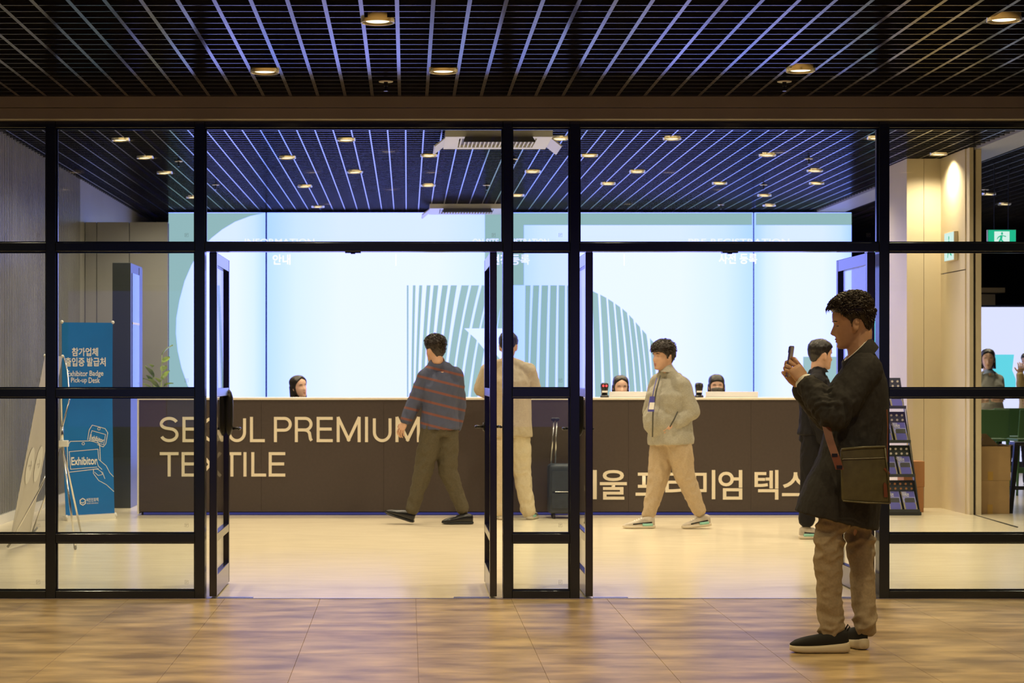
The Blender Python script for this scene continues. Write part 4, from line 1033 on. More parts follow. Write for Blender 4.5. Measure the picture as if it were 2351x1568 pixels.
    def hair(s, parent, line, top=.022, side=.010, m='hair', seed=0, tuft=0, comb=(1, 0, 0), long=None, vox=.006, clump=.006):
        az_, ln_ = line
        def off(az, u, p):
            h = lerp1(abs(az), az_, ln_); k = max(0, min(1, (u - h) / .014 + .5)); k = k * k * (3 - 2 * k)
            th = side + (top - side) * max(0, min(1, (u - .02) / .08))
            nn = noise.noise(V((p.x * 45 + seed, p.y * 45, p.z * 18))) + .6 * noise.noise(V((p.x * 110, p.y * 110 + seed, p.z * 40)))
            return (th + clump * nn) * k - .012 * (1 - k)
        mb = MB().rings(s.grid(off, 64, 96, -.115, 2.2))
        rnd = random.Random(seed + 11)
        if tuft:
            done = 0
            while done < tuft:
                az, u = rnd.uniform(-180, 180), rnd.uniform(-.03, .118); h = lerp1(abs(az), az_, ln_)
                if u < h + .004 or (68 < abs(az) < 118 and u < .03) or (u < .04 and rnd.random() < .6): continue
                a = math.radians(az); fr, bk, w_ = lerp1(u, HU, HF), lerp1(u, HU, HB), lerp1(u, HU, HW); c, d = (fr + bk) / 2, (fr - bk) / 2
                f, l = c + d * math.cos(a), w_ * math.sin(a); dr = V((f - c * .6, l, (u - .01) * .9)).normalized(); th = side + (top - side) * max(0, min(1, (u - .02) / .08))
                p0 = V((f, l, u)) + dr * (th * .5); cm = V(comb) if u > .05 else V((-.5, 0, -.9))
                cm = cm + V((rnd.uniform(-.5, .5), rnd.uniform(-.6, .6), rnd.uniform(-.3, .3))); tg = (cm - dr * cm.dot(dr)).normalized()
                Ln = (rnd.uniform(.018, .036) if u > .05 else rnd.uniform(.01, .018)); r = rnd.uniform(.0016, .0030)
                pts = [p0, p0 + dr * (th * .6 + .003) + tg * Ln * .35, p0 + dr * (th * .65 + .004) + tg * Ln * .8, p0 + dr * (th * .45) + tg * Ln * 1.2]
                mb.tube([s.w(*q) for q in pts], [r * s.k, r * 1.2 * s.k, r * .8 * s.k, r * .15], 6); done += 1
        if long:
            L0, rad = long
            for sd in (-1, 1):
                for q in range(9):
                    az = math.radians(84 + q * 12) * sd; pts = []; rr = []
                    for j in range(6):
                        u = .02 - j / 5 * (L0 + .02); ro = .078 + .012 * j / 5
                        pts.append(s.w(-.012 + ro * 1.12 * math.cos(az) - .02 * j / 5, ro * math.sin(az), u)); rr.append((.017 - .006 * j / 5) * s.k)
                    mb.tube(pts, rr, 8)
        me = fuse(mb, vox, 1, .3) if (long or not tuft) else mb.mesh()
        return finish('hair', me, m, parent, smooth=True)
SHORT = ([0, 30, 50, 62, 74, 84, 92, 104, 120, 150, 180], [.070, .066, .056, .040, .012, -.028, -.010, .014, -.022, -.068, -.078])
CROP = ([0, 30, 50, 62, 74, 84, 92, 104, 120, 150, 180], [.062, .058, .050, .034, .008, -.026, -.004, .012, -.018, -.055, -.062])
FRINGE = ([0, 30, 50, 62, 74, 84, 92, 104, 120, 150, 180], [.030, .034, .030, .018, .000, -.030, .000, .012, -.026, -.070, -.080])
LONG = ([0, 20, 40, 58, 72, 84, 110, 180], [.088, .076, .058, .028, -.02, -.10, -.12, -.12])
BANGS = ([0, 20, 40, 58, 72, 84, 110, 180], [.056, .052, .042, .02, -.02, -.07, -.10, -.11])

def finger_chain(b, d, nrm, lens, bends, rads):
    pts = [b]; dd = d.normalized(); ax = dd.cross(nrm).normalized()
    for L_, a in zip(lens, bends):
        dd = Matrix.Rotation(a, 3, ax) @ dd; pts.append(pts[-1] + dd * L_)
    return pts, rads
def hand(palm_mb, wrist, d, nrm, side, curl=.35, thumb=(.5, .8, .3), k=1.0, spread=.12, bends=None):
    """palm goes into palm_mb; fingers are returned as separate tapered chains. nrm = way the palm faces, side = thumb side"""
    d = V(d).normalized(); nrm = V(nrm); nrm = (nrm - d * nrm.dot(d)).normalized(); side = V(side); side = (side - d * side.dot(d) - nrm * side.dot(nrm)).normalized()
    w0 = V(wrist)
    palm_mb.oval([(w0 - d * .02 * k, side * .026 * k, nrm * .021 * k), (w0 + d * .01 * k, side * .028 * k, nrm * .020 * k), (w0 + d * .045 * k, side * .040 * k, nrm * .018 * k), (w0 + d * .085 * k, side * .043 * k, nrm * .0145 * k), (w0 + d * .098 * k, side * .036 * k, nrm * .009 * k)], 20, 2.4)
    palm_mb.chain([w0 + d * .02 * k + side * .012 * k + nrm * .008 * k, w0 + d * .045 * k + side * .034 * k + nrm * .010 * k], [.019 * k, .015 * k])
    out = []
    for i, (o, L_) in enumerate(zip((.031, .0105, -.010, -.030), (.043, .048, .045, .035))):
        b = w0 + d * (.090 - .004 * abs(i - 1.2)) * k + side * o * k; dd = (d + side * (o * spread / .03)).normalized()
        bd = bends[i] if bends else (curl * .7, curl * 1.1, curl * .8)
        r = (.0092, .0095, .009, .0078)[i] * k
        out.append(finger_chain(b, dd, nrm, [L_ * k, L_ * .62 * k, L_ * .5 * k], bd, [r * 1.05, r, r * .92, r * .75]))
    b = w0 + d * .042 * k + side * .034 * k + nrm * .008 * k; td = d * thumb[0] + side * thumb[1] + nrm * thumb[2]
    out.append(finger_chain(b, td, d * .6 + nrm * .6, [.034 * k, .029 * k], (.15, .3), [.0125 * k, .011 * k, .0085 * k]))
    return out
def add_fingers(me, chains):
    mb = MB()
    for pts, r in chains:
        mb.chain(pts, r, 12)
    f = mb.mesh(); f.polygons.foreach_set('use_smooth', [True] * len(f.polygons))
    import bmesh
    bm = bmesh.new(); bm.from_mesh(me); bm.from_mesh(f); bm.to_mesh(me); bm.free(); me.update()
    return me

def shoe(parent, heel, yaw, L, style, pitch=0.0, name='shoe', k=1.0):
    """heel = ground point under the back of the heel, yaw = pointing direction in the plan"""
    heel = V(heel); Rm = Matrix.Rotation(yaw, 3, 'Z') @ Matrix.Rotation(-pitch, 3, 'Y')
    def T(p): return heel + Rm @ V(p)
    def W_(x): return lerp1(x / L, [0, .06, .2, .45, .68, .85, .95, 1.0], [.018, .031, .036, .038, .047, .042, .028, .008]) * k
    hs = {'sneaker': [.088, .108, .108, .095, .075, .058, .048, .030], 'knit': [.104, .116, .110, .098, .088, .078, .066, .044], 'dress': [.078, .098, .100, .092, .076, .062, .050, .030]}[style]
    so = {'sneaker': .032, 'knit': .050, 'dress': .022}[style]
    xs = [0.004, .04, .1, .2, .3, .42, .55, .68, .8, .9, .96, .995]
    up = []
    for q in xs:
        x = q * L; h = lerp1(q, [0, .08, .22, .38, .55, .72, .88, 1.0], hs); w0 = W_(x) * .94; zc_ = so * .6 + (h - so * .6) * .45
        up.append((T((x, 0, zc_)), Rm @ V((0, w0, 0)), Rm @ V((0, 0, (h - so * .6) * .55))))
    root = MB().oval(up, 20, 2.5).build(name, {'sneaker': 'sneaker', 'knit': 'shoe_knit', 'dress': 'black_leather'}[style], parent, True)
    sl = []
    for q in xs:
        x = q * L * 1.02 - .005; tz = so * (1.0 if style != 'knit' else lerp1(q, [0, .2, .5, 1], [1.15, 1.0, .8, .75])); lift = .012 * max(0, (q - .8) / .2) ** 2 + .006 * max(0, (.08 - q) / .08)
        sl.append((T((x, 0, (tz + lift) / 2)), Rm @ V((0, W_(q * L) + .004, 0)), Rm @ V((0, 0, (tz - lift) / 2))))
    MB().oval(sl, 20, 4).build('sole', {'sneaker': 'sole', 'knit': 'sole', 'dress': 'black_leather'}[style], root, True)
    if style == 'sneaker':
        for sd in (-1, 1):
            MB().oval([(T((x * L, sd * (W_(x * L) + .002), .034)), Rm @ V((0, .005, 0)), Rm @ V((0, 0, .012))) for x in (.08, .18, .3, .4)], 10).build('heel_trim', 'mint', root, True)
            MB().oval([(T((x * L, sd * (W_(x * L) * .93), z)), Rm @ V((0, .004, 0)), Rm @ V((0, 0, .006))) for x, z in ((.1, .055), (.3, .05), (.5, .045), (.7, .04))], 10).build('side_stripe', 'black', root, True)
        for q in range(4):
            x = (.42 + q * .07) * L; h = lerp1(x / L, [0, .08, .22, .38, .55, .72, .88, 1.0], hs)
            MB().tube([T((x, -.022, h - .010)), T((x, 0, h + .002)), T((x, .022, h - .010))], .004, 6).build('lace', 'print_white', root, True)
    if style == 'knit':
        MB().tube([T((.01, 0, .10)), T((-.006, 0, .125)), T((.002, 0, .138)), T((.018, 0, .11))], .004, 8).build('heel_loop', 'shoe_knit', root, True)
        for q in range(5): MB().box(0, 1, 0, 1, 0, 1) if False else None
    return root

def torso_rings(J, hem, bulk=1.0, add=0.0, dp=1.0):
    """rings from the hem up to the neck base; lateral axes follow hips and shoulders"""
    hc = (J['hipL'] + J['hipR']) / 2; sc = (J['shL'] + J['shR']) / 2; lh = (J['hipL'] - J['hipR']).normalized(); ls = (J['shL'] - J['shR']).normalized()
    ax = (sc - hc).normalized(); out = []
    sw = (J['shL'] - J['shR']).length / 2
    prof = [(-.12, .168, .118), (0.0, .170, .120), (.25, .152, .112), (.45, .150, .112), (.65, .168, .122), (.82, .180, .118), (.95, sw * .93, .095), (1.03, sw * .62, .075), (1.09, .075, .062)]
    for t, wd, de in prof:
        if t < hem: continue
        c = hc.lerp(sc, t); lt = lh.lerp(ls, max(0, min(1, t))).normalized(); fw = lt.cross(ax).normalized() if True else None
        bl = 1 + (bulk - 1) * (1 if t < .9 else .4)
        out.append((c, lt * (wd * bl + add), fw * (de * bl * dp + add)))
    return out
def figure(label, base, J, head, sty):
    t = thing('person', label, 'person', base)
    vox = sty.get('vox', .009); skin = sty.get('skin', 'skin')
    hd = head
    # body: one continuous skin under the clothes
    b = MB(); hd.solid(b)
    nb = J['neck']; b.chain([hd.w(-.022, 0, -.045), hd.w(-.03, 0, -.10), nb], [.054, .053, .060])
    b.oval(torso_rings(J, 0.0, .86), 24)
    fingers = []
    for sd in 'LR':
        b.chain([J['sh' + sd], J['el' + sd], J['wr' + sd]], [.046, .036, .026])
        hnd = J.get('hand' + sd)
        if hnd: fingers += hand(b, J['wr' + sd], *hnd[:3], **hnd[3])
        if sty.get('legs', True): b.chain([J['hip' + sd], J['kn' + sd], J['an' + sd]], [.075, .05, .035])
    me = fuse(b, vox * .6 if sty.get('fine') else vox * .75, 2, .4)
    if fingers: add_fingers(me, fingers)
    body = finish('body', me, skin, t, smooth=True)
    hd.face(t, sty.get('look', 'open')) if sty.get('face', True) else None
    # top
    g = MB(); g.oval(torso_rings(J, sty.get('hem', -.12), sty.get('bulk', 1.0), .012, sty.get('deep', 1.0)), 28, 2.3)
    sr = sty.get('sleeve', (.072, .060, .046))
    for sd in 'LR':
        w_ = J['wr' + sd]; e_ = J['el' + sd]; s_ = J['sh' + sd]; cut = sty.get('cuff', .97)
        m1 = s_.lerp(e_, .5); m2 = e_.lerp(w_, .5)
        g.chain([s_, m1, e_, m2, e_.lerp(w_, cut)], [sr[0], (sr[0] + sr[1]) / 2, sr[1], (sr[1] + sr[2]) / 2, sr[2]], 16)
    upn0 = (hd.w(-.03, 0, -.10) - nb).normalized()
    for sd in 'LR': g.chain([nb + upn0 * .0 - (J['shL'] - J['shR']).normalized() * 0, nb.lerp(J['sh' + sd], .55) + V((0, 0, .012)), J['sh' + sd]], [.058, .056, sr[0] * .9], 14)
    if sty.get('belly'):
        c, r = sty['belly']; g.ball(c, r, 20, 14)
    me = fuse(g, vox, 5, .5)
    wrinkle(me, sty.get('wr', .006) * 1.4, sty.get('wsc', (14, 14, 8)), sty.get('seed', 0))
    top = finish(sty.get('topname', 'jacket'), me, sty['top'], t, smooth=True)
    # collar: a short standing band round the neck
    if sty.get('collar'):
        cm, ch, cr = sty['collar']; upn = (hd.w(-.03, 0, -.10) - nb).normalized(); ln = (J['shL'] - J['shR']).normalized(); fw = ln.cross(upn)
        rr = []
        for hh_, r_ in ((-.03, cr + .028), (0, cr + .010), (ch, cr), (ch, cr - .008), (-.02, cr + .0)):
            rr.append([nb + upn * (hh_ + sty.get('cup', .004)) + (ln * math.cos(2 * pi * k / 28) * .95 + fw * math.sin(2 * pi * k / 28)) * r_ + upn * (.012 * -math.sin(2 * pi * k / 28) if False else 0) for k in range(28)])
        MB().rings(rr, False).build('collar', cm, t, True)
    # trousers
    if sty.get('legs', True):
        tr = MB(); tr.oval(torso_rings(J, -.2, sty.get('bulk', 1.0) * .97, .0)[:3], 24)
        lr = sty.get('leg', (.098, .078, .070, .066))
        for sd in 'LR':
            h_, k_, a_ = J['hip' + sd], J['kn' + sd], J['an' + sd]
            tr.chain([h_, h_.lerp(k_, .5), k_, k_.lerp(a_, .5), a_], [lr[0], (lr[0] + lr[1]) / 2 + .006, lr[1], lr[2], lr[3]], 16)
        me = fuse(tr, vox, 4, .5); wrinkle(me, sty.get('twr', .011), (13, 13, 9), sty.get('seed', 0) + 5)
        finish('trousers', me, sty['trousers'], t, smooth=True)
    return t, body, top
def Jp(y0):
    def f(px, py, dy=0.0): return P(px, py, y0 + dy)
    return f

# --- 1. man in the dark coat photographing with a phone
y0 = F / 466.0; q = Jp(y0)
Hh = Head(q(1957, 741, 0.0), (-1, .10, -.16), (-.10, 0, 1), 1.0)
J = dict(neck=q(1985, 812), shL=q(1985, 850, -.165), shR=q(1975, 852, .17), elL=q(1913, 952, -.24), elR=q(1900, 955, .21), wrL=q(1849, 880, -.085), wrR=q(1838, 886, .06),
         hipL=q(1948, 1052, -.075), hipR=q(1975, 1052, .075), knL=q(1900, 1255, -.09), knR=q(1976, 1255, .07), anL=q(1907, 1440, -.07), anR=q(1986, 1432, .02))
ph = q(1812, 838, -.015)
J['handL'] = ((-.52, .10, .78), (-.45, .85, .05), (.55, .25, .6), dict(k=1.0, thumb=(.75, .45, .5), bends=[(.25, .75, .5), (.5, .9, .6), (.7, 1.0, .7), (.8, 1.1, .7)]))
J['handR'] = ((-.50, -.12, .70), (-.30, -.85, .1), (.45, -.35, .6), dict(k=1.0, thumb=(.8, .35, .5), bends=[(.3, .7, .5), (.45, .8, .6), (.55, .9, .6), (.6, 1.0, .7)]))
base = q(1935, 1490); base.z = 0
t = thing('person', 'man in a long dark coat holding up a phone outside the glass doors', 'person', base)
b = MB(); Hh.solid(b, 72, 84); b.chain([Hh.w(-.03, 0, -.045), q(1972, 788), q(1978, 812)], [.060, .061, .068]); b.oval(torso_rings(J, 0, .85), 24); fg = []
for sd in 'LR':
    b.chain([J['sh' + sd], J['el' + sd], J['wr' + sd]], [.046, .038, .028]); b.chain([J['hip' + sd], J['kn' + sd], J['an' + sd]], [.07, .05, .036]); fg += hand(b, J['wr' + sd], *J['hand' + sd][:3], **J['hand' + sd][3])
me = fuse(b, .0042, 2, .4); add_fingers(me, fg)
finish('body', me, 'skin', t, smooth=True); Hh.face(t, 'closed')
Hh.hair(t, SHORT, .032, .008, 'hair_brown', 3, 1100, (.55, 0, .25), clump=.008)
# shirt collar band, coat collar
def band(parent, name, m, c, ax, fw, rows, n=32, gap=0.0):
    ln = V(ax).cross(V(fw)).normalized(); fw = V(fw).normalized(); rr = []
    for h_, r_, e_ in rows:
        rr.append([c + V(ax) * (h_ + e_ * math.cos(2 * pi * k / n)) + (fw * math.cos(2 * pi * k / n) * 1.05 + ln * math.sin(2 * pi * k / n)) * r_ for k in range(n)])
    return MB().rings(rr, False).build(name, m, parent, True)
axn = (q(1975, 780) - q(1988, 815)).normalized(); fwn = V((-1, .1, -.35))
band(t, 'shirt_collar', 'shirt_white', q(1969, 808), axn, fwn, [(-.035, .082, -.03), (.016, .071, -.034), (.019, .067, -.034), (-.03, .068, -.03)])
band(t, 'coat_collar', 'coat', q(1969, 815), axn, fwn, [(-.045, .104, -.05), (-.008, .094, -.045), (.026, .082, -.036), (.028, .077, -.036), (-.01, .080, -.04)])
# coat: silhouette rings measured from hem to shoulder (front px, back px, height px, half depth)
g = MB(); rr = []
for yb, yf, xf, xb, hd_ in ((1216, 1172, 1827, 2014, .215), (1180, 1140, 1835, 2018, .215), (1140, 1105, 1850, 2022, .212), (1095, 1075, 1866, 2027, .205), (1050, 1045, 1880, 2032, .20), (1000, 1000, 1892, 2036, .195), (950, 950, 1908, 2038, .195), (910, 910, 1922, 2037, .20), (875, 878, 1930, 2033, .205), (848, 856, 1938, 2026, .195), (828, 840, 1946, 2016, .15), (810, 828, 1956, 2008, .09)):
    pf, pb = q(xf, yf, -.03), q(xb, yb, .0); c = (pf + pb) / 2; u = (pf - pb) / 2; rr.append((c, u, V((.02, hd_, 0))))
g.oval(rr, 36, 2.4)
for sd, sg in (('L', -1), ('R', 1)):
    s_, e_, w_ = J['sh' + sd], J['el' + sd], J['wr' + sd]
    g.chain([s_, s_.lerp(e_, .5), e_, e_.lerp(w_, .45), e_.lerp(w_, .86)], [.086, .084, .076, .068, .060], 18)
me = fuse(g, .0065, 4, .5)
def cmask(co):
    d = min((co - J['elL']).length, (co - J['elL'].lerp(J['wrL'], .4)).length); return .55 + 1.5 * gauss(d, .13)
wrinkle(me, .0085, (15, 12, 5.5), 2.3, cmask); wrinkle(me, .004, (30, 22, 18), 5.1, cmask)
def folds(me, a, b, rad, amp, wave, tw, span):
    ax_ = (b - a).normalized(); L_ = (b - a).length; ns = [v.normal.copy() for v in me.vertices]; o1 = ax_.orthogonal().normalized(); o2 = ax_.cross(o1)
    for v, n_ in zip(me.vertices, ns):
        d = v.co - a; u = d.dot(ax_); rr_ = (d - ax_ * u); r_ = rr_.length
        if r_ > rad or u < -.06 or u > L_ + .05: continue
        an = math.atan2(rr_.dot(o2), rr_.dot(o1)); w_ = math.sin((u + tw * math.sin(an + 1.0) + .03 * noise.noise(v.co * 14)) * 2 * pi / wave)
        k = max(0, min(1, (rad - r_) / .02)); v.co = v.co + n_ * (amp * (1 - abs(w_) * 1.3) * k * gauss(u - span[0], span[1]))
    me.update()
folds(me, J['elL'], J['wrL'], .10, .0065, .095, .075, (.04, .08)); folds(me, J['elL'], J['shL'], .115, .0065, .13, .09, (.03, .10))
coat = finish('coat', me, 'coat', t, smooth=True)
cuff = MB(); d_ = (J['wrL'] - J['elL']).normalized(); e_ = J['elL'].lerp(J['wrL'], .86)
cuff.tube([e_ - d_ * .02, e_ + d_ * .052, e_ + d_ * .054, e_ + d_ * .02], [.050, .044, .040, .040], 24); cuff.build('shirt_cuff', 'shirt_white', t, True)
# pocket welt on the coat side
# trousers
tr = MB(); hl, kl, al = J['hipL'], J['knL'], J['anL']
for h_, k_, a_, r in ((J['hipL'], J['knL'], J['anL'], (.086, .076, .070, .063, .060)), (J['hipR'], J['knR'], J['anR'], (.086, .074, .066, .059, .055))):
    tr.chain([h_, h_.lerp(k_, .5), k_, k_.lerp(a_, .5), a_, a_ + V((0, 0, -.01))], list(r) + [r[-1]], 18)
tr.chain([J['hipL'], J['hipR']], [.1, .1])
me = fuse(tr, .0065, 4, .5)
def tm_(co): return .5 + 1.3 * gauss(co.z - .58, .12) + 1.2 * gauss(co.z - .13, .07)
wrinkle(me, .013, (11, 9, 13), 1.7, tm_); finish('trousers', me, 'taupe', t, smooth=True)
hlp = q(1948, 1490, -.10); hlp.z = 0; shoe(t, hlp, pi * 1.0 - .03, .285, 'knit')
hrp = q(1985, 1488, -.01); hrp.z = 0; shoe(t, hrp, pi * .60, .285, 'knit')

# his phone, bag
Rp = Matrix.Rotation(math.radians(66), 3, 'Z') @ Matrix.Rotation(math.radians(8), 3, 'X')
pt_ = thing('smartphone', 'silver-edged smartphone held up by the man in the dark coat', 'phone', ph + V((0, 0, -.08)))
def pb_(x0, x1, y0_, y1_, z0, z1):
    mb = MB().box(x0, x1, y0_, y1_, z0, z1); mb.v = [ph + Rp @ p for p in mb.v]; return mb
finish('case', bevelled(pb_(-.037, .037, -.0045, .0045, -.062, .095), .0035, 3), 'phone_side', pt_)
pb_(-.034, .034, -.0052, -.0046, -.058, .091).build('screen', 'phone_face', pt_); pb_(-.034, -.010, .0046, .0068, .060, .090).build('camera_bump', 'phone_dark', pt_)
# bag hangs at the near hip: leather body, zip top, straps
c0, c1, c2, c3 = q(1933, 1152, -.30), q(2046, 1158, -.28), q(2034, 1024, -.29), q(1930, 1030, -.31)
bt = thing('shoulder_bag', 'olive leather crossbody bag with rust straps at the coat side', 'bag', (c0 + c1) / 2)
th_ = V((.012, .075, 0)); bm_ = MB().hexa([c0, c1, c1 + th_, c0 + th_], [c3, c2, c2 + th_ * .8, c3 + th_ * .8])
finish('body', mods_apply(bm_.mesh(), ('BEVEL', dict(width=.014, segments=4)), ), 'bag', bt, smooth=True)
def on(u, v, lift=.003): return along(along(c0, c1, u), along(c3, c2, u), v) + V((0, -lift, 0))
MB().tube([on(.03, .80), on(.5, .80), on(.97, .80)], .002, 6).build('seam', 'bag', bt)
MB().tube([on(.02, .985, 0), on(.5, 1.0, 0), on(.98, .985, 0)], .006, 8).build('zip', 'bag', bt, True)
MB().tube([on(.02, .02), on(.5, .005), on(.98, .02), on(.985, .5), on(.97, .97)], .004, 8).build('piping', 'bag', bt, True)
MB().plate([on(.86, .12), on(.94, .12), on(.94, .34), on(.90, .38), on(.87, .34)], (0, -.003, 0)).build('leather_tag', 'strap', bt)
MB().tube([on(.92, .62, .0), on(1.02, .52, .0)], .006, 8).build('zip_pull', 'strap', bt)
def ribbon(pts, wv, th=.003):
    pts = [V(p) for p in pts]; mb = MB(); wv = V(wv); rr = []
    for p in pts: rr.append([p - wv, p + wv, p + wv + V((0, -th, 0)), p - wv + V((0, -th, 0))])
    return mb.rings(rr)
ribbon([q(1896, 975, -.262), q(1905, 1010, -.29), q(1917, 1045, -.315), q(1928, 1078, -.325)], q(1907, 0, 0) - q(1898, 0, 0)).build('front_strap', 'strap', bt)
MB().box(*(lambda p: (p.x - .013, p.x + .013, p.y - .006, p.y + .004, p.z - .008, p.z + .008))(q(1916, 1045, -.315))).build('buckle', 'black_metal', bt)
MB().box(*(lambda p: (p.x - .013, p.x + .013, p.y - .006, p.y + .004, p.z - .008, p.z + .008))(q(1927, 1072, -.325))).build('buckle', 'black_metal', bt)
ribbon([q(2036, 940, -.16), q(2038, 980, -.22), q(2037, 1030, -.27), q(2037, 1060, -.28)], (.003, .003, 0)).build('rear_strap', 'strap', bt)

# --- 2. man in the plaid shirt striding past the counter, seen from behind
y0 = F / 254.0; q = Jp(y0)
Hd = Head(q(999, 803), (-.55, .80, -.06), (-.02, 0, 1), .98)
J = dict(neck=q(1004, 836, .0), shL=q(978, 866, -.02), shR=q(1044, 862, -.01), elL=q(950, 928, -.03), elR=q(1054, 930, .08), wrL=q(931, 966, -.05), wrR=q(1046, 985, .12),
         hipL=q(993, 985, -.03), hipR=q(1026, 985, .03), knL=q(972, 1082, -.02), knR=q(1028, 1080, .03), anL=q(947, 1168, -.02), anR=q(1062, 1168, .03))
J['handL'] = ((-.45, -.05, -.9), (.4, .6, -.2), (-.8, .3, .3), dict(curl=.5, k=.95))
J['handR'] = ((0, .2, -.95), (-.7, -.3, 0), (-.3, .9, 0), dict(curl=.6, k=.95))
base = q(1000, 1203); base.z = 0
t, body, top = figure('man in a blue plaid shirt striding away past the counter lettering', base, J, Hd, dict(top='plaid', trousers='olive_grey', topname='shirt', hem=-.02, sleeve=(.078, .066, .052), cuff=.9, cup=.016, collar=('plaid', .03, .066), leg=(.104, .086, .068, .058), seed=4, bulk=1.0, wr=.008))
Hd.hair(t, SHORT, .026, .014, 'hair_brown', 5, 420, (-.6, 0, .1))
fp = q(946, 1196, -.02); fp.z = .02; shoe(t, fp + V((.01, 0, -.008)), pi * .93, .28, 'dress', .30)
fp = q(1086, 1203, .0); fp.z = 0; shoe(t, fp, pi * 1.02, .285, 'dress')

# --- 3. man in the grey fleece walking left
y0 = F / 261.0; q = Jp(y0)
Hd = Head(q(1523, 817), (-.86, -.50, -.02), (0, 0, 1), 1.02)
J = dict(neck=q(1533, 852), shL=q(1564, 884, -.13), shR=q(1512, 880, .12), elL=q(1588, 945, -.14), elR=q(1494, 945, .16), wrL=q(1552, 973, -.17), wrR=q(1512, 985, .03),
         hipL=q(1555, 1005, -.07), hipR=q(1525, 1005, .07), knL=q(1572, 1090, -.05), knR=q(1512, 1092, .06), anL=q(1604, 1170, -.03), anR=q(1490, 1180, .03))
J['handL'] = ((-.6, -.1, -.6), (-.2, .8, 0), (-.5, 0, .6), dict(curl=.5, k=.9))
J['handR'] = ((-.1, -.3, -.8), (.2, .8, 0), (-.5, 0, .6), dict(curl=.5, k=.9))
base = q(1535, 1213); base.z = 0
t, body, top = figure('man in a grey fleece jacket and khaki trousers walking with hand in pocket', base, J, Hd, dict(top='fleece', trousers='khaki', hem=-.12, bulk=1.16, deep=1.22, sleeve=(.084, .072, .054), cuff=.93, cup=.022, collar=('fleece', .055, .070), leg=(.114, .092, .074, .062), seed=9, wr=.007, belly=(q(1520, 965, -.04), (.17, .16, .17))))
Hd.hair(t, FRINGE, .024, .014, 'hair_brown', 8, 420, (.7, .2, -.2))
fp = q(1503, 1213, .0); fp.z = 0; shoe(t, fp, pi * 1.02, .285, 'sneaker')
fp = q(1632, 1208, -.02); fp.z = .012; shoe(t, fp + V((0, 0, .01)), pi * 1.02, .26, 'sneaker', -.10)
# zip, hem band, lanyard badge and pocket on the fleece
MB().tube([q(1516, 862, -.115), q(1506, 900, -.19), q(1499, 950, -.225), q(1498, 1003, -.19)], .006, 8).build('zip', 'fleece_trim', t, True)
MB().tube([q(1556, 945, -.215), q(1548, 962, -.235), q(1538, 980, -.22)], .006, 8).build('pocket_welt', 'fleece_trim', t, True)
bd = thing('name_badge', 'blue and white lanyard badge on the grey fleece', 'badge', q(1494, 945, -.26))
MB().tube([q(1508, 868, -.15), q(1502, 890, -.215), q(1498, 912, -.25)], .004, 6).build('lanyard', 'badge_blue', bd, True)
for a, b_, m in ((910, 945, 'badge_blue'), (924, 940, 'print_white')):
    lf = .003 if m == 'print_white' else 0
    MB().plate([q(1489 - 2 * (b_ == 945), b_, -.262 - lf), q(1501 + 1 * (b_ == 945), b_, -.262 - lf), q(1503, a, -.262 - lf), q(1492, a, -.262 - lf)], (0, .004, 0)).build('card' if lf == 0 else 'card_print', m, bd)

# --- 4. man in the beige jacket at the counter, from behind
y0 = F / 246.0; q = Jp(y0)
Hd = Head(q(1167, 795), (.22, .95, -.22), (0, 0, 1), 1.0)
J = dict(neck=q(1168, 832), shL=q(1122, 852), shR=q(1212, 852), elL=q(1104, 893, .05), elR=q(1226, 895, .05), wrL=q(1122, 905, .26), wrR=q(1208, 905, .27),
         hipL=q(1150, 985), hipR=q(1190, 985), knL=q(1152, 1085, .02), knR=q(1198, 1085), anL=q(1152, 1172), anR=q(1212, 1172, .0))
J['handL'] = ((.3, .8, -.1), (0, 0, -1), (.8, 0, 0), dict(curl=.3, k=.9)); J['handR'] = ((-.3, .8, -.1), (0, 0, -1), (-.8, 0, 0), dict(curl=.3, k=.9))
base = q(1180, 1192); base.z = 0
t, body, top = figure('man in a beige jacket and cream trousers leaning at the counter', base, J, Hd, dict(top='beige_jacket', trousers='cream', hem=-.13, bulk=1.10, sleeve=(.080, .068, .05), cuff=.9, collar=('beige_jacket', .035, .066), leg=(.108, .085, .074, .070), seed=14, wr=.006, face=True))
Hd.hair(t, CROP, .018, .010, 'hair', 15)
J2 = J
jk = MB().oval([(q(1170, 1003), V((.215, 0, 0)), V((0, .135, 0))), (q(1170, 960), V((.205, 0, 0)), V((0, .135, 0))), (q(1170, 920), V((.20, 0, 0)), V((0, .135, 0))), (q(1170, 890), V((.21, 0, 0)), V((0, .135, 0)))], 28, 2.3)
me = fuse(jk, .009, 3); wrinkle(me, .005, (14, 14, 5), 3); finish('jacket_skirt', me, 'beige_jacket', t, smooth=True)
for hx, yw in ((1152, pi * .52), (1215, pi * .42)):
    fp = q(hx, 1190); fp.z = 0; shoe(t, fp + V((0, -.05, 0)), yw, .28, 'sneaker')

